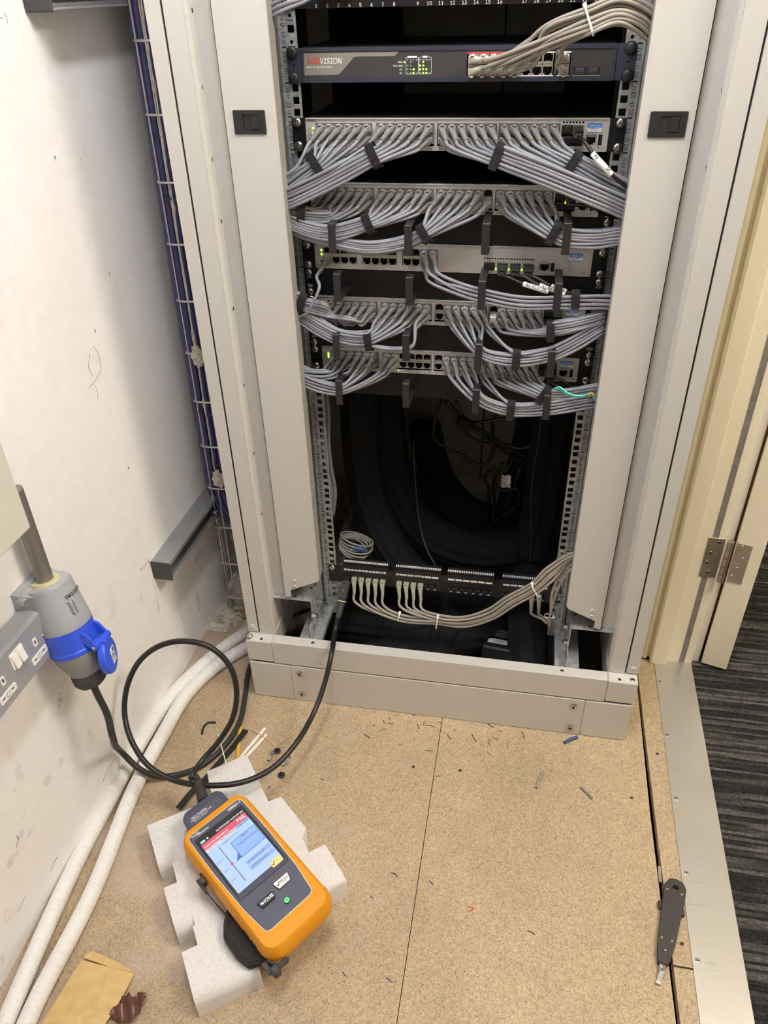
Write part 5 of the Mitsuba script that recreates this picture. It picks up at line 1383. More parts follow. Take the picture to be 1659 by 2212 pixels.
# double socket outlet, metal clad
so = thing('socket_outlet', 'metal clad double wall socket with white switches, partly out of the picture', 'wall socket')
SD = .0370
US = -.5375
CL = lambda u0, u1, z0, z1, d0, d1, b: wx(bx(d0, d1, u0, u1, z0, z1, b))
add('box', CL(US - .0735, US + .0735, .4445, .5295, 0, SD, .0055), 'm_socket', so)
add('face_plate', CL(US - .0715, US + .0715, .4462, .5278, SD - .0010, SD + .0012, .0011), 'm_socket', so)


def wf(poly, d, h):
    """(u, z) outline on the wall at d, facing the room; u to the right as seen"""
    return wx(ext(poly, h, mtx((d, 0, 0), (0, 1, 0), (0, 0, 1), (1, 0, 0))))


for q_, uo in enumerate((US + .0395, US - .0395)):
    sp_ = add('slot_surround', wf(unary_union([rrect(uo - .0042, uo + .0042, .4860, .5010, .0022), rrect(uo - .0185, uo + .0185, .4605, .4740, .0030)]).difference(unary_union([sbox(uo - .0016, .4895, uo + .0016, .4975), sbox(uo - .0138, .4655, uo - .0070, .4690), sbox(uo + .0070, .4655, uo + .0138, .4690)])), SD + .0005, .0017), 'm_white_plastic', so)
    add('slot', wf(unary_union([sbox(uo - .0018, .4893, uo + .0018, .4977), sbox(uo - .0140, .4653, uo - .0068, .4692), sbox(uo + .0068, .4653, uo + .0140, .4692)]), SD + .0006, .0007), 'm_print_black', so)
    add('shutter_mark', wf(disc(uo, .4672, .0042, 8).difference(disc(uo, .4672, .0036, 8)), SD + .0022, .0002), 'm_print_grey', sp_)
rk = add('switch_surround', wf(rrect(US - .0150, US + .0150, .4880, .5170, .0025), SD + .0008, .0016), 'm_white_plastic', so)
for s in (-1, 1):
    rr3 = loft([np.stack([A([SD + .0022] * 4), US + s * .0071 + A([-.0058, .0058, .0058, -.0058]), A([.4905, .4905, .5145, .5145])], 1), np.stack([SD + A([.0078, .0078, .0034, .0034]), US + s * .0071 + A([-.0054, .0054, .0054, -.0054]), A([.4912, .4912, .5138, .5138])], 1)])
    add('rocker', wx(rr3), 'm_white_plastic', rk)
for s in (-1, 1):
    kk = add('screw', wx(lathe([(.0036, 0), (.0030, .0009), (0, .0010)], 14, frame((SD + .0012, US + s * .0600, .4870), (1, 0, 0)))), 'm_zinc', so, smooth=40)
    add('slot', wx(xf(bx(-.0026, .0026, -.0004, .0004, .0009, .0012), frame((SD + .0012, US + s * .0600, .4870), (1, 0, 0)))), 'm_print_black', kk)

# nicks, holes and pencil marks in the wall
def wall_mark(q, s, m='m_print_grey', kind='chip', rot=0.0):
    if kind == 'chip':
        a = np.arange(9) * 2 * np.pi / 9
        r = s * (.6 + .6 * rng.random(9))
        pl = Polygon(np.stack([q[0] + r * .7 * np.cos(a), q[1] + r * np.sin(a)], 1)).buffer(0)
        add('chip', wf(pl, -.0008, .0012), 'm_plaster', 'wall_left')
        add('hole', wf(disc(q[0] + s * .1, q[1], s * .28), -.0004, .0010), 'm_wire_dark', 'wall_left')
    else:
        P = A(q)
        add('scratch', wf(LineString(P).buffer(s, quad_segs=2), -.0008, .0011), m, 'wall_left')


for q, s in (([0.0000, -0.0944, 1.0923], .0040), ([0.0000, -0.1009, 0.8250], .0044), ([0.0000, -0.1029, 0.5566], .0042), ([0.0000, -0.4554, 0.3119], .0040), ([0.0000, 0.1471, 1.1270], .0010), ([0.0000, -0.0099, 0.8795], .0016), ([0.0000, 0.0942, 0.4718], .0018)):
    wall_mark((q[1], q[2]), s)
for pts, s, m in (
    (([0.0000, -0.1152, 0.8038], [0.0000, -0.1062, 0.7834], [0.0000, -0.1114, 0.7585], [0.0000, -0.1340, 0.7499], [0.0000, -0.1567, 0.7468]), 0.00039, 'm_seal_grey'),
    (([0.0000, -0.1320, 0.7968], [0.0000, -0.1441, 0.7772], [0.0000, -0.1384, 0.7604]), 0.00044, 'm_seal_grey'),
    (([0.0000, -0.1379, 0.7449], [0.0000, -0.1356, 0.7265], [0.0000, -0.1420, 0.7191]), 0.00033, 'm_seal_grey'),
    (([0.0000, -0.5138, 0.4990], [0.0000, -0.4866, 0.4953]), 0.00033, 'm_seal_grey'),
    (([0.0000, -0.0395, 0.1637], [0.0000, -0.0407, 0.1428], [0.0000, -0.0399, 0.1084]), 0.00033, 'm_seal_grey'),
    (([0.0000, -0.1143, 0.2930], [0.0000, -0.1155, 0.2502], [0.0000, -0.1176, 0.2199], [0.0000, -0.1184, 0.2076]), 0.00077, 'm_plaster'),
    (([0.0000, -0.1462, 0.3464], [0.0000, -0.1332, 0.3444], [0.0000, -0.1084, 0.3452]), 0.00055, 'm_seal_grey'),
    (([0.0000, -0.1123, 0.3458], [0.0000, -0.1107, 0.3351], [0.0000, -0.1162, 0.3273]), 0.00055, 'm_seal_grey'),
    (([0.0000, -0.1283, 1.2736], [0.0000, -0.1249, 1.2684], [0.0000, -0.1250, 1.2622]), 0.00039, 'm_seal_grey'),
    (([0.0000, -0.1392, 1.2679], [0.0000, -0.1328, 1.2687]), 0.00039, 'm_seal_grey'),
    (([0.0000, -0.0205, 0.8988], [0.0000, -0.0188, 0.8919]), 0.00044, 'm_seal_grey'),
    (([0.0000, -0.0296, 1.0803], [0.0000, -0.0272, 1.0766]), 0.00033, 'm_seal_grey'),
    (([0.0000, -0.6439, 0.1782], [0.0000, -0.6340, 0.1856], [0.0000, -0.6347, 0.1943]), 0.00066, 'm_seal_grey'),
    (([0.0000, -0.6133, 0.2071], [0.0000, -0.5960, 0.2165]), 0.00049, 'm_plaster'),
    (([0.0000, -0.6067, 0.0503], [0.0000, -0.5927, 0.0556], [0.0000, -0.5847, 0.0540]), 0.00055, 'm_seal_grey'),
    (([0.0000, -0.6924, 0.0728], [0.0000, -0.6680, 0.0781]), 0.00044, 'm_seal_grey'),
    (([0.0000, -0.4284, 0.0527], [0.0000, -0.4054, 0.0644]), 0.00049, 'm_seal_grey'),
    (([0.0000, -0.3966, 0.0600], [0.0000, -0.3790, 0.0586]), 0.00044, 'm_seal_grey')):
    wall_mark([(p[1], p[2]) for p in pts], s, m, 'line')
ov = Point(0, 0).buffer(1, quad_segs=8)
from shapely import affinity
c_ = [0.0000, -0.4554, 0.3119]
el = affinity.translate(affinity.rotate(affinity.scale(ov, .0055, .0135), -18), c_[1], c_[2])
add('scratch', wf(el.difference(el.buffer(-.0006)), -.0008, .0011), 'm_print_grey', 'wall_left')

# ------------------------------------------------------------------ white corrugated conduits on the floor
def corrugated(pts, r, label, m='m_conduit_white', name='flexible_conduit', pitch=.0042):
    k = thing(name, label, 'conduit')
    P = crom(pts, 24)
    L = np.r_[0, np.cumsum(np.linalg.norm(np.diff(P, axis=0), axis=1))]
    n = int(L[-1] / pitch)
    s = np.linspace(0, L[-1], n * 4 + 1)
    Q = np.stack([np.interp(s, L, P[:, i]) for i in range(3)], 1)
    ph = np.arange(n * 4 + 1) % 4
    sc_ = np.where(ph == 0, .885, np.where(ph == 2, 1.0, .99))
    add('pipe', sweep(Q, circ(r, 18), scale=sc_), m, k, smooth=True)
    return k


RCN = .0145
corrugated([(-.530, -1.10, RCN), (-.5500, -.900, RCN), (-.5625, -.812, RCN), (-.5830, -.595, RCN), (-.5855, -.420, RCN), (-.5840, -.292, RCN), (-.5720, -.170, RCN), (-.5420, -.080, RCN), (-.4900, .020, RCN + .001), (-.40, .12, RCN + .008), (-.28, .20, RCN + .02)], RCN, 'white corrugated conduit lying against the foot of the left wall')
corrugated([(-.490, -1.10, RCN), (-.5140, -.900, RCN), (-.5295, -.815, RCN), (-.5290, -.620, RCN), (-.5490, -.405, RCN), (-.5480, -.285, RCN), (-.5400, -.160, RCN), (-.5080, -.075, RCN), (-.4560, .000, RCN), (-.37, .085, RCN + .006), (-.26, .15, RCN + .02)], RCN, 'white corrugated conduit lying beside the other one, farther from the wall')

# ------------------------------------------------------------------ black leads across the floor
def FZ_(x, y, z):
    return [x, y, z]


k_, P_ = plain_cable('mains_lead', [G0, G1, [-0.5080, -0.4626, 0.2980], [-0.5015, -0.4751, 0.2615], [-0.5737, -0.3757, 0.0750], [-0.5443, -0.3826, 0.0450], [-0.5183, -0.3769, 0.0200], [-0.4930, -0.3627, 0.0065], [-0.4531, -0.3407, 0.0065], [-0.4256, -0.3045, 0.0065], [-0.4067, -0.2519, 0.0065], [-0.4037, -0.2018, 0.0065], [-0.4158, -0.1355, 0.0065], [-0.4317, -0.0620, 0.0065], (-.425, .06, .007), (-.43, .25, .01)], .0058, 'm_cable_dusty', 'black mains lead from the industrial plug across the conduits to behind the plinth', 'cable', n=12, seg=12)

tcab = thing('test_lead', 'thick black test lead looping from the lower patch panel to the yellow tester', 'cable')
pa = A([-.2005, -.004, uz(2) + .0136])
add('plug', xf(bx(-.0058, .0058, -.0048, .0048, -.008, .022, .0012), frame(pa, (0, -1, 0))), 'm_tester_black', tcab)
hd = unit((-.13, -.62, -.78))
h0 = pa + A([0, -.016, .000])
add('housing', xf(loft([np.stack([s * A([-.0075, .0075, .0075, -.0075]), s * A([-.0062, -.0062, .0062, .0062]), A([z] * 4)], 1) for s, z in ((.9, -.004), (1.05, .004), (1.05, .030), (.85, .036))]), frame(h0, hd)), 'm_cap_black', tcab)
add('screw', xf(lathe([(.0021, 0), (.0018, .0006), (0, .0007)], 10, frame((0, .0066, .016), (0, 1, 0))), frame(h0, hd)), 'm_chrome', tcab, smooth=40)
add('ring', xf(lathe([(.0094, 0), (.0096, .0012), (.0094, .0022)], 18, mtx((0, 0, .0375), (1, 0, 0), (0, 1, 0), (0, 0, 1))), frame(h0, hd)), 'm_ring_cream', tcab, smooth=40)
bts = [(.0088, .036), (.0090, .040)]
for i in range(9):
    bts += [(.0088 - .0003 * i, .0415 + .0034 * i), (.0076 - .0002 * i, .0425 + .0034 * i), (.0076 - .0002 * i, .0436 + .0034 * i)]
add('boot', xf(lathe(bts + [(.0060, .074)], 18), frame(h0, hd)), 'm_cap_black', tcab, smooth=35)
e0 = h0 + hd * .070
# where the lead meets the tester's module
TC = A([-.3735, -.4600, .0905])
TCD = unit((-.55, .80, .16))
LP = [e0, e0 + hd * .03, [-0.2057, -0.1500, 0.1788], [-0.2109, -0.1900, 0.1424], [-0.2227, -0.2400, 0.1078], [-0.2407, -0.3150, 0.0981], [-0.2710, -0.3700, 0.0894], [-0.3115, -0.4100, 0.0930], [-0.3663, -0.4300, 0.0958], [-0.4341, -0.4300, 0.0930], [-0.4901, -0.4200, 0.1083], [-0.5260, -0.4000, 0.1421], [-0.5530, -0.3650, 0.1708], [-0.5549, -0.3350, 0.2133], [-0.5265, -0.3150, 0.2708], [-0.4820, -0.3050, 0.3092], [-0.4323, -0.3000, 0.3234], [-0.3852, -0.3000, 0.3144], [-0.3533, -0.3050, 0.2799], [-0.3403, -0.3200, 0.2339], [-0.3454, -0.3450, 0.1861], [-0.3700, -0.3750, 0.1463], [-0.3932, -0.4050, 0.1266], [-0.3992, -0.4400, 0.1249], TC + TCD * .050, TC + TCD * .032]
P = crom(LP, 10)
add('cord', tube(P, .0052, 14), 'm_cable_black', tcab, smooth=True)
bts = [(.0072, .0)]
for i in range(10):
    bts += [(.0104 - .0003 * i, .002 + .0042 * i), (.0104 - .0003 * i, .0040 + .0042 * i), (.0086 - .0002 * i, .0046 + .0042 * i), (.0086 - .0002 * i, .0058 + .0042 * i)]
add('boot', xf(lathe(bts + [(.0062, .046)], 18), frame(TC, TCD)), 'm_cap_black', tcab, smooth=35)

# ------------------------------------------------------------------ the foam block
E1, E2 = A([.814, .58, 0]), A([-.58, .814, 0])
fp = [(-.675, -.1320), (-.6735, -.219), (-.650, -.219), (-.650, -.2625), (-.673, -.2625), (-.6710, -.343), (-.6440, -.343), (-.6440, -.380), (-.6695, -.380), (-.6690, -.4600), (-.5665, -.4600), (-.5640, -.392), (-.440, -.389), (-.390, -.383), (-.3990, -.3080), (-.4300, -.3100), (-.4310, -.2800), (-.4180, -.2640), (-.4370, -.1826), (-.4620, -.1810), (-.4670, -.0610), (-.5480, -.0660), (-.5540, -.1310)]
FH = .050
fo = thing('foam_block', 'white packing foam block with toothed sides lying on the chipboard under the tester', 'packing foam')
fpoly = Polygon(fp)
lay_ = []
import manifold3d as m3
FM = mtx((0, 0, 0), E1, E2, (0, 0, 1))
cs_ = m3.CrossSection([A(fpoly.exterior.coords)[:-1].tolist()])
solid = m3.Manifold.extrude(cs_, FH)
# the ends that face the viewer are rounded over at the top
cutters = []
for s0, s1, t in ((-.690, -.645, -.219), (-.690, -.640, -.343), (-.690, -.560, -.460), (-.445, -.38, -.389)):
    R_ = .022
    blk = m3.Manifold.cube([s1 - s0, R_ + .004, R_ + .002]).translate([s0, t - .004, FH - R_])
    cyl = m3.Manifold.cylinder(s1 - s0 + .01, R_, R_, 28).rotate([0, 90, 0]).translate([s0 - .005, t + R_, FH - R_])
    cutters.append(blk - cyl)
for c in cutters:
    solid = solid - c
mm_ = solid.to_mesh()
fmesh = trimesh.Trimesh(mm_.vert_properties[:, :3], mm_.tri_verts, process=True)
add('block', xf(fmesh, FM), 'm_foam', fo, smooth=28)

# ------------------------------------------------------------------ the cable tester
te = thing('cable_tester', 'yellow handheld cable tester with a lit screen lying on the foam block', 'cable tester')
from scipy.spatial.transform import Rotation as Ro
TR = Ro.from_euler('ZXY', [52.8, 2.0, -4.2], degrees=True).as_matrix()
TO = A([-.2400, -.5755, .1120])
TM = mtx(TO, TR[:, 0], TR[:, 1], TR[:, 2])


def rsec(w, h, r, z, cy=0.0, n=9, bow=0.0):
    o = []
    for cx_, cy_, a0 in ((w / 2 - r, h / 2 - r, 0), (-w / 2 + r, h / 2 - r, 90), (-w / 2 + r, -h / 2 + r, 180), (w / 2 - r, -h / 2 + r, 270)):
        for a in np.radians(np.linspace(a0, a0 + 90, n)):
            o.append((cx_ + r * math.cos(a), cy_ + r * math.sin(a)))
    # extra points along the straight ends for the bow
    o = A(o)
    y = o[:, 1] + cy + bow * np.where(o[:, 1] < 0, -(1 - (2 * o[:, 0] / w) ** 2), 0)
    return np.stack([o[:, 0], y, 0 * y + z], 1)


body = loft([rsec(.108, .236, .018, -.0560, -.002), rsec(.120, .252, .024, -.0525, -.002), rsec(.128, .262, .028, -.040, -.002), rsec(.1335, .2685, .028, -.0240, -.002, bow=.002), rsec(.1335, .2685, .026, -.0185, -.002, bow=.002), rsec(.1285, .264, .023, -.0085, -.001, bow=.002), rsec(.1215, .2570, .020, -.0010, .0, bow=.002), rsec(.1180, .2535, .0175, .0005, .0, bow=.001), rsec(.110, .244, .016, .0008, .001)])
add('shell', xf(body, TM), 'm_yellow', te, smooth=25)


def tq(x0, x1, y0, y1):
    return sbox(x0, y0, x1, y1)


def tz(poly, z, h):
    return xf(ext(poly, h), TM @ mtx((0, 0, z), (1, 0, 0), (0, 1, 0), (0, 0, 1)))


bez = Polygon([(-.0530, .1160), (.0530, .1160), (.0540, .03), (.0510, -.05), (.0445, -.1020), (-.0445, -.1020), (-.0510, -.05), (-.0540, .03)]).buffer(-.009).buffer(.009, quad_segs=6)
bz_ = add('bezel', tz(bez, -.001, .0026), 'm_tester_dark', te)
add('bezel_edge', tz(bez.buffer(.0007).difference(bez), -.001, .0024), 'm_white_strip', te)
SX, SY1, SY0 = .0435, .0965, -.0225          # screen
add('screen_frame', tz(rrect(-SX - .0045, SX + .0045, SY0 - .0120, SY1 + .0065, .003).difference(rrect(-SX, SX, SY0, SY1, .0005)), .0014, .0008), 'm_tester_black', te)
add('status_bar', tz(tq(-SX, SX, SY1 - .0085, SY1), .0014, .0003), 'm_black', te)
L_ = lambda rgb, p: {'emitter': emit(rgb, p, .01)}
scr = add('screen', tz(tq(-SX, SX, SY0, SY1 - .0085), .0014, .0003), 'm_tester_black', te, **L_((182, 208, 248), 1.08))
part_label(scr, 'lit pale blue screen with a red FAIL banner')
ban = add('banner', tz(tq(-SX, SX, SY1 - .0205, SY1 - .0085), .0018, .0002), 'm_tester_black', te, **L_((232, 88, 112), 0.99))


def tt_(s, h, x, y, z=.0022, bold=False, align='c', slant=0.0):
    m = text(s, h, bold, align=align, depth=.0002)
    m.vertices[:, 0] += slant * m.vertices[:, 1]
    return xf(m, TM @ mtx((x, y, z), (1, 0, 0), (0, 1, 0), (0, 0, 1)))


add('banner_text', cat([tt_('CABLE VIA NEW SWITCH', .0028, -.0180, SY1 - .0160, .0021, True), tt_('FAIL', .0055, .0335, SY1 - .0143, .0021, True), tt_('21/09/2023 4:29:19 pm', .0034, .0160, SY1 - .0042, .0018, True)]), 'm_tester_black', te, **L_((250, 250, 252), 1.10))
add('battery_icon', tz(rrect(-.0420, -.0330, SY1 - .0065, SY1 - .0022, .0015), .0018, .0002), 'm_tester_black', te, **L_((150, 235, 200), 1.10))
add('status_icon', tz(disc(-.0285, SY1 - .0042, .0018), .0018, .0002), 'm_label_white', te)
add('tab', cat([tz(Polygon([(-.0425, SY1 - .0255), (-.0180, SY1 - .0255), (-.0195, SY1 - .0208), (-.0425, SY1 - .0208)]), .0018, .0002), tz(Polygon([(-.0160, SY1 - .0255), (.0150, SY1 - .0255), (.0150, SY1 - .0208), (-.0175, SY1 - .0208)]), .0018, .0002)]), 'm_label_white', te)
add('tab', tz(tq(.0165, SX, SY1 - .0262, SY1 - .0208), .0018, .0001), 'm_tester_black', te, **L_((150, 190, 240), 0.97))
dk = [tt_('WIRE MAP', .0030, -.0300, SY1 - .0232, .0021, True), tt_('PERFORMANCE', .0030, -.0005, SY1 - .0232, .0021, True), tt_('CABLE INFO', .0026, .0305, SY1 - .0235, .0020), tt_('Length: 43.7 m', .0034, -.0020, SY1 - .0315), tt_('NEXT', .0040, .0215, SY1 - .0420, .0024), tt_('Check the horizontal', .0031, .0205, SY1 - .0515, .0024), tt_('20.3 m', .0028, -.0350, SY1 - .0540), tt_('0.2 m', .0028, -.0350, SY1 - .0740), tt_('0.9 m', .0028, -.0350, SY1 - .0950), tt_('HDTDR ANALYZER', .0027, .0140, SY1 - .0875, .0024), tt_('HDTDX ANALYZER', .0027, .0140, SY1 - .0985, .0024)]
add('screen_text', cat(dk), 'm_print_grey', te)
add('wire_line', tz(unary_union([tq(-.0236, -.0226, SY1 - .1090, SY1 - .0300)]), .0018, .0002), 'm_print_black', te)
add('wire_node', tz(unary_union([rrect(-.0252, -.0210, SY1 - .0522, SY1 - .0478, .0012), rrect(-.0252, -.0210, SY1 - .0942, SY1 - .0898, .0012)]), .0020, .0002), 'm_tester_black', te, **L_((150, 185, 225), 0.97))
add('fault_dot', tz(disc(-.0231, SY1 - .0710, .0026), .0020, .0002), 'm_tester_black', te, **L_((236, 100, 100), 0.97))
add('callout_border', tz(unary_union([tq(-.0055, SX - .0010, SY1 - .0730, SY1 - .0385), Polygon([(-.0055, SY1 - .0610), (-.0055, SY1 - .0725), (-.0150, SY1 - .0730)])]), .0018, .0002), 'm_tester_black', te, **L_((70, 120, 210), 0.97))
add('callout', tz(tq(-.0045, SX - .0020, SY1 - .0720, SY1 - .0395), .0021, .0002), 'm_tester_black', te, **L_((150, 188, 245), 1.03))
add('analyzer_button', cat([tz(rrect(-.0060, SX - .0015, SY1 - .0915, SY1 - .0835, .001), .0019, .0002), tz(rrect(-.0060, SX - .0015, SY1 - .1025, SY1 - .0945, .001), .0019, .0002)]), 'm_tester_black', te, **L_((150, 184, 240), 0.99))
tb = add('screen_key', tz(rrect(.0215, .0425, SY0 - .0052, SY0 + .0065, .002), .0022, .0003), 'm_tester_black', te, **L_((246, 226, 140), 1.03))
chk = LineString([(-.0030, .0002), (-.0010, -.0022), (.0032, .0030)]).buffer(.0006)
add('tick', cat([tz(affinity.translate(chk, .0262, SY0 + .0005), .0026, .0002)]), 'm_print_black', te)
add('tick_text', tt_('TEST', .0030, .0352, SY0 + .0008, .0026), 'm_orange', te)
add('lower_strip', tz(tq(-SX - .003, SX + .003, SY0 - .0110, SY0 - .0005), .0021, .0003), 'm_tester_module', te)
add('lettering', cat([tt_('FLUKE', .0036, -.0400, .1118, .0017, True), tt_('networks', .0038, -.0275, .1085, .0017), tt_('VERSIV 2', .0042, .0370, .1100, .0017, True)]), 'm_print_white', te)
ky = lambda x, y, w, h: Polygon([(x - w, y + h), (x + w, y + h), (x + w - .003, y - h), (x - w + .003, y - h)]).buffer(-.0012).buffer(.0012)
hm = add('home_button', cat([tz(ky(-.0165, -.0625, .0150, .0062).buffer(.0010), .0014, .0012), tz(ky(-.0165, -.0625, .0142, .0056), .0020, .0030)]), 'm_tester_black', te)
part_label(hm, 'dark HOME button')
hs = affinity.translate(unary_union([Polygon([(-.0026, 0), (0, .0026), (.0026, 0)]), sbox(-.0018, -.0022, .0018, .0004)]).difference(sbox(-.0006, -.0022, .0006, -.0002)), -.0262, -.0622)
add('lettering', cat([tz(hs, .0050, .0002), tt_('HOME', .0052, -.0140, -.0624, .0050, True)]), 'm_print_white', hm)
tsb = add('test_button', cat([tz(ky(.0190, -.0560, .0140, .0062), .0016, .0034)]), 'm_button_white', te)
part_label(tsb, 'white TEST button')
add('button_rim', tz(ky(.0190, -.0560, .0150, .0072), .0012, .0012), 'm_tester_black', te)
add('lettering', cat([tz(affinity.translate(chk, .0110, -.0562), .0050, .0002), tt_('TEST', .0048, .0222, -.0560, .0050)]), 'm_print_black', tsb)
pwb = add('power_button', tz(disc(.0062, -.0845, .0052, 8), .0012, .0024), 'm_print_black', te)
add('glow', tz(disc(.0062, -.0845, .0045, 8), .0036, .0003), 'm_tester_black', pwb, **L_((96, 232, 140), 1.10))
add('power_symbol', tz(unary_union([disc(.0062, -.0845, .0018, 6).difference(disc(.0062, -.0845, .0013, 6))]), .0039, .0002), 'm_wire_green', pwb)
# module at the far end, its cable entry, the side strap
mod = loft([rsec(.070, .060, .012, -.046, .132), rsec(.080, .072, .016, -.040, .132), rsec(.082, .074, .016, -.016, .132), rsec(.080, .072, .015, -.0125, .132), rsec(.074, .066, .013, -.0120, .132)])
md = add('module', xf(mod, TM), 'm_tester_module', te, smooth=25)
part_label(md, 'slate blue plug-in module at the far end')
add('lettering', cat([tt_('DSX-PLA804', .0034, -.0125, .1500, -.0119, True), tt_('PERMANENT LINK ADAPTER', .0022, -.0100, .1455, -.0119), tt_('CAT 6A / CLASS EA', .0022, -.0130, .1420, -.0119)]), 'm_print_white', md)
add('label_panel', tz(rrect(-.0335, .0300, .1375, .1550, .002), -.0122, .0003), 'm_tester_dark', md)
# hand strap along the left flank: pad, straps, clips
pad = [( -.066, -.018), (-.078, -.030), (-.0885, -.046), (-.0890, -.080), (-.0840, -.1000), (-.070, -.108), (-.062, -.106), (-.060, -.02)]
pp_ = Polygon(pad).buffer(.004).buffer(.002)
pd = loft([np.stack([A(pp_.buffer(b).exterior.coords)[:0:-1, 0] if False else A(Polygon(pad).buffer(.006, quad_segs=3).exterior.coords)[:-1, 0] * 1.0, A(Polygon(pad).buffer(.006, quad_segs=3).exterior.coords)[:-1, 1], 0 * A(Polygon(pad).buffer(.006, quad_segs=3).exterior.coords)[:-1, 0] + z], 1) for b, z in ((0, -.050), (0, -.036))])
st1 = add('hand_strap', xf(pd, TM), 'm_nylon', te)
part_label(st1, 'padded black hand strap')
bq = A(Polygon(pad).buffer(.001, quad_segs=3).exterior.coords)[:-1]
add('pad_piping', sweep((np.c_[bq, 0 * bq[:, 0] - .0350] @ TM[:3, :3].T + TM[:3, 3]), circ(.0013, 6), closed=True), 'm_black', st1, smooth=True)
wb = lambda pts: sweep(crom([(TM @ A([*p, 1]))[:3] for p in pts], 8), A([[-.0075, -.0010], [.0075, -.0010], [.0075, .0010], [-.0075, .0010]]), up=TR[:, 2])
add('webbing', wb([(-.0675, .062, -.022), (-.0735, .040, -.034), (-.0735, .010, -.038), (-.070, -.020, -.042)]), 'm_nylon', st1)
add('webbing', wb([(-.0660, -.095, -.042), (-.0660, -.112, -.040), (-.0665, -.122, -.036), (-.0620, -.136, -.030)]), 'm_nylon', st1)
add('clip', xf(cat([bx(-.0770, -.0670, .040, .052, -.030, -.012, .002), bx(-.0790, -.0745, .026, .056, -.026, -.018, .0015)]), TM), 'm_cap_black', te)
add('clip', xf(cat([bx(-.0700, -.0560, -.1490, -.1340, -.040, -.022, .003), bx(-.060, -.038, -.1440, -.1370, -.036, -.024, .003), bx(-.074, -.066, -.140, -.118, -.036, -.030, .001)]), TM), 'm_cap_black', te)
add('vent', cat([xf(bx(-.0672, -.0655, -.1000 + .02 * i, -.0840 + .02 * i, -.032, -.016, .0006), TM) for i in range(2)]), 'm_print_black', te)
add('strap_slot', xf(bx(.0640, .0672, -.1080, -.1000, -.028, -.018), TM), 'm_print_black', te)

# ------------------------------------------------------------------ things on the floor
pt = thing('punch_down_tool', 'dark brown punch-down tool lying across the floor gap beside the threshold strip', 'hand tool')
po = [[0.4345, -0.4574, 0.0120], [0.4401, -0.4343, 0.0120], [0.4482, -0.4237, 0.0120], [0.4590, -0.4236, 0.0120], [0.4698, -0.4285, 0.0120], [0.4735, -0.4403, 0.0120], [0.4697, -0.4572, 0.0120], [0.4443, -0.5367, 0.0120], [0.4322, -0.5661, 0.0120], [0.4275, -0.5711, 0.0120], [0.4145, -0.5677, 0.0120], [0.4176, -0.5383, 0.0120], [0.4300, -0.4782, 0.0120]]
pol = Polygon([(p[0], p[1]) for p in po]).buffer(-.0015).buffer(.0015)
hol_ = [0.4562, -0.4399, 0.0120]
pol2 = pol.difference(disc(hol_[0], hol_[1], .0052, 8))
add('handle', cat([ext(pol2, .0016, mtx((0, 0, .0112), (1, 0, 0), (0, 1, 0), (0, 0, 1))), ext(pol2.buffer(.0004), .0098, mtx((0, 0, .0010), (1, 0, 0), (0, 1, 0), (0, 0, 1)))]), 'm_tool', pt)
for q in ([0.4422, -0.4452, 0.0128], [0.4652, -0.4511, 0.0128], [0.4238, -0.5295, 0.0128], [0.4396, -0.5328, 0.0128]):
    add('rivet', lathe([(.0022, 0), (.0018, .0009), (0, .0011)], 12, mtx(q, (1, 0, 0), (0, 1, 0), (0, 0, 1))), 'm_chrome', pt, smooth=40)
q = [0.4270, -0.5495, 0.0128]
add('lock_knob', lathe([(.0052, -.0004), (.0050, .0004), (.0030, .0006), (.0026, .0012), (0, .0012)], 14, mtx(q, (1, 0, 0), (0, 1, 0), (0, 0, 1))), 'm_tool', pt, smooth=40)
add('lock_pin', lathe([(.0022, 0), (.0018, .0010), (0, .0012)], 12, mtx(A(q) + (0, 0, .0010), (1, 0, 0), (0, 1, 0), (0, 0, 1))), 'm_zinc', pt, smooth=40)
for q0, q1 in (([0.4303, -0.4645, 0.0060], [0.4289, -0.4775, 0.0060]), ([0.4643, -0.4732, 0.0060], [0.4614, -0.4847, 0.0060])):
    add('side_button', bx(min(q0[0], q1[0]) - .0035, max(q0[0], q1[0]) + .0025, min(q0[1], q1[1]), max(q0[1], q1[1]), .0030, .0085, .0012), 'm_tool', pt)
b0, b1, b2 = A([0.4223, -0.5673, 0.0080]), A([0.4197, -0.5799, 0.0070]), A([0.4119, -0.5991, 0.0040])
add('blade', sweep(A([b0, b1, b1 + (b2 - b1) * .1, b2]), A([[-.0016, -.0050], [.0016, -.0050], [.0016, .0050], [-.0016, .0050]]), scale=A([1, 1, .75, .55])), 'm_steel_blade', pt)
add('blade_pivot', lathe([(.0040, 0), (.0036, .0012), (0, .0014)], 14, mtx(b0 * .45 + b1 * .55 + (0, 0, .0012), (1, 0, 0), (0, 1, 0), (0, 0, 1))), 'm_chrome', pt, smooth=40)
add('blade_tip', sweep(A([b1 + (b2 - b1) * .78 + (0, 0, .0006), b2 + (0, 0, .0006)]), A([[-.0016, -.0034], [.0016, -.0034], [.0016, .0034], [-.0016, .0034]])), 'm_zinc', pt)

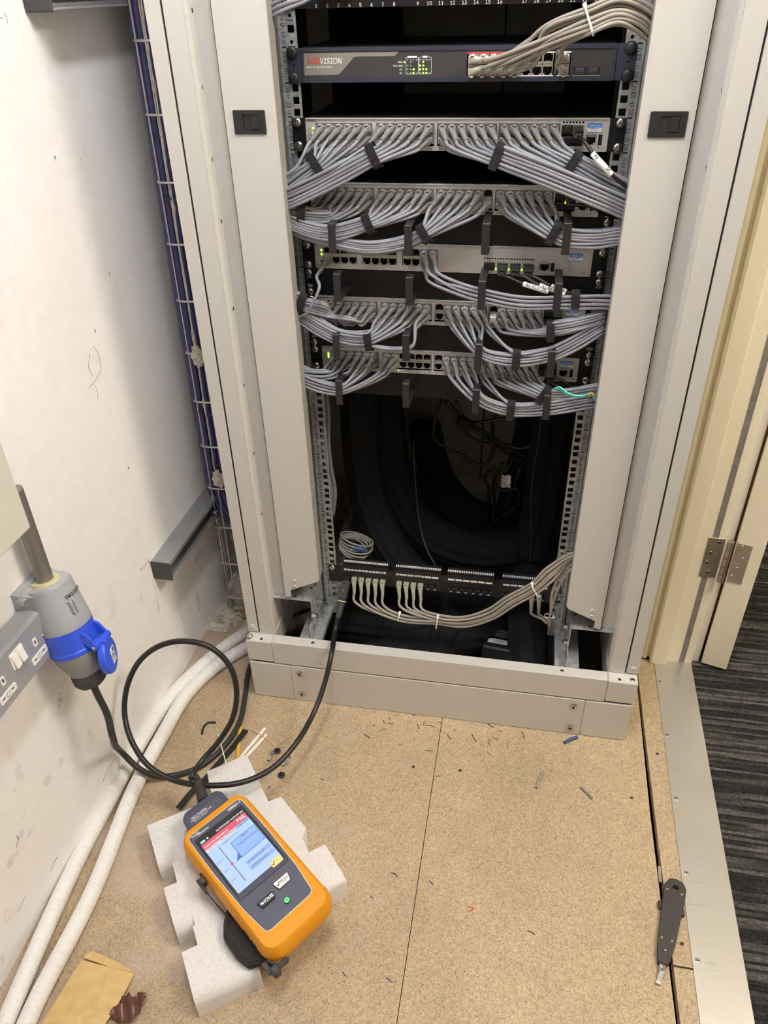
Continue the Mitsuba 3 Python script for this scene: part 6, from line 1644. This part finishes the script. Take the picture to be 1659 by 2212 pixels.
en = thing('paper_envelope', 'opened brown paper envelope lying at the bottom left', 'envelope')
ec = [A([-0.4967, -0.7174, 0.0040]), A([-0.4028, -0.7222, 0.0040]), A([-0.4152, -0.7981, 0.0040]), A([-0.5116, -0.8145, 0.0040])]
dn = unit(ec[3] - ec[0])
g1, g2 = np.meshgrid(np.linspace(0, 1, 16), np.linspace(0, 1, 30), indexing='ij')
Lx = [ec[0] + dn * .26 * t for t in (0, 1)]
Rx = [ec[1] + unit(ec[2] - ec[1]) * .27 * t for t in (0, 1)]
V = ((1 - g1) * (1 - g2))[..., None] * Lx[0] + (g1 * (1 - g2))[..., None] * Rx[0] + (g1 * g2)[..., None] * Rx[1] + ((1 - g1) * g2)[..., None] * Lx[1]
V[..., 2] = .0045 + .0035 * np.sin(3.1 * g1) * np.sin(5 * g2 + .5) + .004 * g1 ** 3 * np.sin(7 * g2) ** 2 + .0012 * meshkit.noise(np.stack([g1 * 5, g2 * 9, g1 * 0], -1), 2)
V[..., 0] += .004 * np.sin(9 * g2) * g1 ** 2
th_ = .0006
top, bot = V.reshape(-1, 3), V.reshape(-1, 3) - A([0, 0, th_])
idx = np.arange(16 * 30).reshape(16, 30)
q4 = np.stack([idx[:-1, :-1], idx[1:, :-1], idx[1:, 1:], idx[:-1, 1:]], -1).reshape(-1, 4)
add('sheet', (np.vstack([top, bot]), np.vstack([q4[:, ::-1], q4 + len(top)])), 'm_paper', en, smooth=True)
fl_ = [A([-0.4953, -0.7133, 0.0050]), A([-0.4875, -0.7015, 0.0060]), A([-0.4696, -0.7041, 0.0070]), A([-0.4359, -0.7112, 0.0080]), A([-0.4041, -0.7205, 0.0090]), A([-0.4020, -0.7230, 0.0060]), A([-0.4432, -0.7201, 0.0060])]
ci = len(fl_) // 2
add('flap', trimesh.Trimesh(np.vstack([A(fl_), A(fl_) - (0, 0, .0006)]), [(0, 2, 1), (0, 6, 2), (6, 3, 2), (6, 4, 3), (6, 5, 4), (7, 8, 9), (7, 9, 13), (13, 9, 10), (13, 10, 11), (13, 11, 12)], process=False), 'm_paper', en)
bt_ = thing('tape_scrap', 'crumpled dark brown tape scrap beside the paper envelope', 'tape')
bp = [(1175,790),(1275,735),(1300,800),(1335,805),(1390,725),(1515,740),(1500,810),(1380,1050),(1300,1150),(1120,1150),(1000,1050),(1060,920),(1180,880)]
BP = A([[-0.4047, -0.7586, 0.0080], [-0.3937, -0.7535, 0.0140], [-0.3910, -0.7564, 0.0060], [-0.3869, -0.7563, 0.0060], [-0.3820, -0.7496, 0.0120], [-0.3658, -0.7502, 0.0160], [-0.3651, -0.7566, 0.0140], [-0.3709, -0.7788, 0.0060], [-0.3760, -0.7890, 0.0040], [-0.3957, -0.7924, 0.0040], [-0.4135, -0.7853, 0.0040], [-0.4105, -0.7740, 0.0100], [-0.3982, -0.7686, 0.0120]])
pgn = Polygon(BP[:, :2]).buffer(0)
dens = [p for p in BP[:, :2]]
from shapely.ops import triangulate
xs_, ys_ = np.meshgrid(np.linspace(*BP[:, 0][[0]].repeat(2), 2), [0])
x0_, y0_, x1_, y1_ = pgn.bounds
N_ = 56
vv, ff, mp = [], [], {}
for i in range(N_ + 1):
    for j in range(N_ + 1):
        mp[i, j] = len(vv)
        x, y = x0_ + (x1_ - x0_) * i / N_, y0_ + (y1_ - y0_) * j / N_
        w_ = 1 / (((BP[:, :2] - (x, y)) ** 2).sum(1) + 1e-6)
        z = (w_ * BP[:, 2]).sum() / w_.sum() + .006 * abs(math.sin(x * 160 + y * 90)) - .001
        vv.append((x, y, z))
for i in range(N_):
    for j in range(N_):
        if pgn.contains(Point(x0_ + (x1_ - x0_) * (i + .5) / N_, y0_ + (y1_ - y0_) * (j + .5) / N_)):
            a, b, c, d = mp[i, j], mp[i + 1, j], mp[i + 1, j + 1], mp[i, j + 1]
            ff += [(a, b, c), (a, c, d)]
vv = A(vv)
nv = len(vv)
ff = A(ff)
add('strip', trimesh.Trimesh(np.vstack([vv, vv - (0, 0, .0007)]), np.vstack([ff, ff[:, ::-1] + nv]), process=False), 'm_brown_tape', bt_)


def floor_strip(a, b, w, t, m, label, name, cat_, z=.0):
    k = thing(name, label, cat_)
    a, b = A(a), A(b)
    d = unit(b - a)
    s = np.cross((0, 0, 1), d)
    add('strip', xf(bx(0, np.linalg.norm(b - a), -w / 2, w / 2, 0, t, t * .25), mtx(a + (0, 0, z), d, s, (0, 0, 1))), m, k)
    return k


floor_strip([-0.3989, -0.2211, 0.0004], [-0.3742, -0.3097, 0.0004], .0072, .0028, 'm_yellow_strip', 'flat yellow plastic strip sticking out behind the foam block', 'plastic_strip', 'strip', .001)
floor_strip([-0.3459, -0.2138, 0.0004], [-0.3770, -0.3045, 0.0004], .0060, .0016, 'm_white_strip', 'white plastic strip behind the foam block, left of two', 'plastic_strip', 'strip')
floor_strip([-0.3378, -0.2297, 0.0004], [-0.3685, -0.3065, 0.0004], .0058, .0016, 'm_white_strip', 'white plastic strip behind the foam block, right of two', 'plastic_strip', 'strip')
fb = thing('flat_strap', 'flat black strap lying under the foam block from the leads to the tester', 'strap')
add('webbing', sweep(crom([[-0.3842, -0.2271, 0.0030], [-0.3953, -0.2712, 0.0030], [-0.4120, -0.3209, 0.0040], [-0.4223, -0.3573, 0.0060], [-0.4349, -0.3855, 0.0080], [-0.4480, -0.4315, 0.0100]], 8), A([[-.0014, -.0060], [.0014, -.0060], [.0014, .0060], [-.0014, .0060]])), 'm_black', fb)
for i, (m, pts, r, lab) in enumerate((
    ('m_straw', ([-0.3770, -0.2214, 0.0020], [-0.3405, -0.2392, 0.0040], [-0.3068, -0.2584, 0.0020]), .0009, 'straw coloured cord end crossing the two white strips'),
    ('m_straw', ([-0.2773, -0.2152, 0.0020], [-0.3032, -0.2468, 0.0030], [-0.3257, -0.2709, 0.0020], [-0.3487, -0.2831, 0.0010]), .0008, 'straw coloured cord end right of the white strips'),
    ('m_straw', ([-0.2995, -0.1362, 0.0010], [-0.3257, -0.1718, 0.0010], [-0.3595, -0.2127, 0.0010]), .0006, 'thin straw coloured thread in front of the plinth at left'),
    ('m_white_strip', ([-0.4373, -0.2492, 0.0060], [-0.4112, -0.2912, 0.0160], [-0.3931, -0.3197, 0.0020]), .0011, 'thin white rod leaning over the black leads'),
    ('m_black', ([-0.4729, -0.2516, 0.0020], [-0.4762, -0.2323, 0.0020], [-0.4705, -0.2201, 0.0020], [-0.4548, -0.2176, 0.0020]), .0021, 'short bent black cable offcut on the chipboard'),
    ('m_wire_red', ([-0.6045, -0.1430, 0.0060], [-0.5946, -0.1589, 0.0100], [-0.5783, -0.1678, 0.0180], [-0.5720, -0.1757, 0.0160], [-0.5823, -0.1764, 0.0120], [-0.5779, -0.1628, 0.0200]), .0008, 'curled red wire behind the conduits at the wall'),
    ('m_blue_offcut', ([0.2747, -0.1543, 0.0040], [0.2870, -0.1440, 0.0040], [0.3011, -0.1358, 0.0040]), .0034, 'short blue cable offcut in front of the plinth at right'),
    ('m_cord_warm', ([0.2208, -0.2716, 0.0030], [0.2249, -0.2560, 0.0030], [0.2327, -0.2331, 0.0030]), .0028, 'short beige cable offcut on the chipboard right of the seam'),
    ('m_seal_grey', ([0.3253, -0.2783, 0.0030], [0.3163, -0.2664, 0.0030], [0.3044, -0.2558, 0.0030]), .0024, 'short grey cable offcut near the floor gap'),
    ('m_cord_warm', ([0.4358, -0.3984, 0.0020], [0.4349, -0.4141, 0.0020], [0.4350, -0.4277, 0.0020]), .0028, 'beige cable offcut lying in the floor gap beside the tool'),
    ('m_straw', ([-0.0082, -0.2653, 0.0010], [-0.0191, -0.2986, 0.0010], [-0.0329, -0.3387, 0.0010]), .0007, 'pale thread on the chipboard left of the seam'))):
    plain_cable('offcut', list(pts), r, m, lab, 'offcut', n=9)

for (cx_, cy_, ro, ri, m, lab) in ((599, 1623, .0070, .0030, 'm_black', 'black rubber washer beside the loose screw'), (608, 1675, .0070, .0030, 'm_black', 'black rubber washer right of the foam block'), (626, 1637, .0028, .0013, 'm_zinc', 'tiny steel washer under the black test lead')):
    q = {599: [-0.3031, -0.2676, 0.0010], 608: [-0.2780, -0.3224, 0.0010], 626: [-0.2733, -0.2790, 0.0010]}[cx_]
    k = thing('washer', lab, 'washer')
    add('ring', lathe([(ri, 0), (ro, 0), (ro, .0026), (.85 * ro, .0034), (1.3 * ri, .0034), (ri, .0028), (ri, 0)], 20, mtx(q, (1, 0, 0), (0, 1, 0), (0, 0, 1))), m, k, smooth=40)
q0, q1 = A([-0.3108, -0.2770, 0.0040]), A([-0.3132, -0.2947, 0.0040])
k = thing('machine_screw', 'loose steel machine screw beside the black washer', 'screw')
add('shank', tube(A([q0, q1]), .0029, 14), 'm_zinc', k, smooth=True)
add('head', lathe([(.0058, -.0005), (.0058, .0022), (.0042, .0034), (0, .0036)], 16, frame(q0, q0 - q1)), 'm_zinc', k, smooth=40)
k = thing('cage_nut', 'loose cage nut on the chipboard under the black test lead', 'cage nut')
q = A([-0.2803, -0.2931, 0.0060])
fmn = frame(q, (-.4, -.5, .8))
add('cage', xf(ext(rrect(-.0065, .0065, -.0060, .0060, .001).difference(disc(0, 0, .0030)), .0045), fmn), 'm_galv', k)
add('wing', xf(cat([bx(-.0085, -.0065, -.004, .004, 0, .0012), bx(.0065, .0085, -.004, .004, 0, .0012)]), fmn), 'm_galv', k)
k = thing('metal_scrap', 'small bright metal scrap in the notch of the foam block', 'scrap')
q = A([-0.2804, -0.3881, 0.0120])
add('sheet', loft([np.stack([q[0] + A([-.004, .004, .003, -.002]), q[1] + A([-.002, -.001, .004, .005]), A([z + .0] * 4)], 1) for z in (.001, .010)]), 'm_zinc', k)

# clippings of wire insulation strewn in front of the plinth
clips = (('m_wire_dark', [-0.1297, -0.1995, 0.0000], [-0.1226, -0.2056, 0.0000]), ('m_wire_red', [-0.0808, -0.1407, 0.0000], [-0.0744, -0.1307, 0.0000]), ('m_wire_dark', [-0.0931, -0.1452, 0.0000], [-0.0876, -0.1481, 0.0000]), ('m_wire_brown', [-0.0919, -0.1576, 0.0000], [-0.0798, -0.1582, 0.0000]), ('m_wire_dark', [-0.1025, -0.1543, 0.0000], [-0.0973, -0.1610, 0.0000]), ('m_wire_green', [-0.1040, -0.1844, 0.0000], [-0.0928, -0.1752, 0.0000]), ('m_wire_dark', [-0.1223, -0.1713, 0.0000], [-0.1173, -0.1717, 0.0000]), ('m_wire_blue', [-0.0448, -0.1272, 0.0000], [-0.0381, -0.1313, 0.0000]), ('m_wire_blue', [-0.0300, -0.1527, 0.0000], [-0.0254, -0.1644, 0.0000]), ('m_wire_dark', [-0.0152, -0.1528, 0.0000], [-0.0138, -0.1413, 0.0000]), ('m_wire_green', [0.0109, -0.1412, 0.0000], [0.0241, -0.1440, 0.0000]), ('m_wire_brown', [-0.0114, -0.1522, 0.0000], [0.0087, -0.1552, 0.0000]), ('m_wire_dark', [-0.1354, -0.1956, 0.0000], [-0.1314, -0.2010, 0.0000]), ('m_wire_red', [-0.0606, -0.2088, 0.0000], [-0.0526, -0.2098, 0.0000]), ('m_wire_green', [-0.0037, -0.2160, 0.0000], [0.0115, -0.2159, 0.0000]), ('m_wire_dark', [0.0365, -0.1679, 0.0000], [0.0455, -0.1797, 0.0000]), ('m_wire_dark', [0.0486, -0.1537, 0.0000], [0.0510, -0.1582, 0.0000]), ('m_wire_dark', [0.0860, -0.1599, 0.0000], [0.0970, -0.1774, 0.0000]), ('m_wire_dark', [0.1164, -0.1267, 0.0000], [0.1296, -0.1358, 0.0000]), ('m_wire_blue', [0.1406, -0.1426, 0.0000], [0.1484, -0.1450, 0.0000]), ('m_wire_red', [0.1302, -0.1613, 0.0000], [0.1428, -0.1652, 0.0000]), ('m_wire_green', [0.1239, -0.1671, 0.0000], [0.1259, -0.1834, 0.0000]), ('m_wire_green', [0.1610, -0.1682, 0.0000], [0.1609, -0.1859, 0.0000]), ('m_wire_red', [0.1213, -0.1993, 0.0000], [0.1303, -0.2071, 0.0000]), ('m_wire_brown', [0.1874, -0.1387, 0.0000], [0.1935, -0.1523, 0.0000]), ('m_wire_brown', [0.1916, -0.1514, 0.0000], [0.1954, -0.1543, 0.0000]), ('m_wire_green', [0.0239, -0.2769, 0.0000], [0.0345, -0.2740, 0.0000]), ('m_wire_dark', [-0.0281, -0.4866, 0.0000], [-0.0162, -0.4933, 0.0000]), ('m_wire_blue', [0.0406, -0.4898, 0.0000], [0.0471, -0.4964, 0.0000]), ('m_wire_red', [0.1083, -0.5224, 0.0000], [0.1226, -0.5249, 0.0000]), ('m_wire_red', [0.1123, -0.5330, 0.0000], [0.1198, -0.5285, 0.0000]), ('m_wire_blue', [-0.2961, -0.3570, 0.0000], [-0.2938, -0.3492, 0.0000]), ('m_wire_brown', [-0.1980, -0.3163, 0.0000], [-0.1924, -0.3197, 0.0000]), ('m_wire_brown', [0.2115, -0.5490, 0.0000], [0.2236, -0.5531, 0.0000]), ('m_wire_blue', [-0.0063, -0.6601, 0.0000], [0.0032, -0.6640, 0.0000]), ('m_wire_blue', [-0.0763, -0.6622, 0.0000], [-0.0690, -0.6680, 0.0000]), ('m_straw', [0.0784, -0.5926, 0.0000], [0.0832, -0.5813, 0.0000]), ('m_wire_blue', [-0.0566, -0.5329, 0.0000], [-0.0511, -0.5361, 0.0000]))
CN = {'m_wire_red': 'red', 'm_wire_dark': 'dark', 'm_wire_brown': 'brown', 'm_wire_green': 'olive', 'm_wire_blue': 'blue', 'm_straw': 'pale'}
for m, a, b in clips:
    a, b = A(a), A(b)
    s = np.cross((0, 0, 1), b - a) * rng.uniform(-.22, .22)
    k = thing('wire_clipping', 'tiny %s wire clipping strewn on the chipboard' % CN[m], 'wire clipping', '%s wire clippings on the chipboard' % CN[m])
    add('strand', tube(crom([a + (0, 0, .0010), (a + b) / 2 + s + (0, 0, .0012), b + (0, 0, .0010)], 5), .00075, 6), m, k, smooth=True)
for i, q in enumerate(([-0.0221, -0.2601, 0.0000], [0.0710, -0.2538, 0.0000], [0.4591, -0.1503, 0.0000], [0.3996, -0.2630, 0.0000], [0.4576, -0.5278, 0.0000])):
    k = thing('rubber_bit', 'tiny dark grey crumb on the chipboard, ' + ('left of the seam', 'right of the seam', 'on the strip beyond the floor gap', 'left of the floor gap', 'beside the tip of the tool')[i], 'crumb')
    add('crumb', xf(lathe([(.0018, 0), (.0032, .0006), (.0030, .0018), (.0012, .0026), (0, .0027)], 9, mtx(A(q), (1, .2, 0), (-.2, .8, 0), (0, 0, 1))), np.eye(4)), 'm_hook', k, smooth=40)
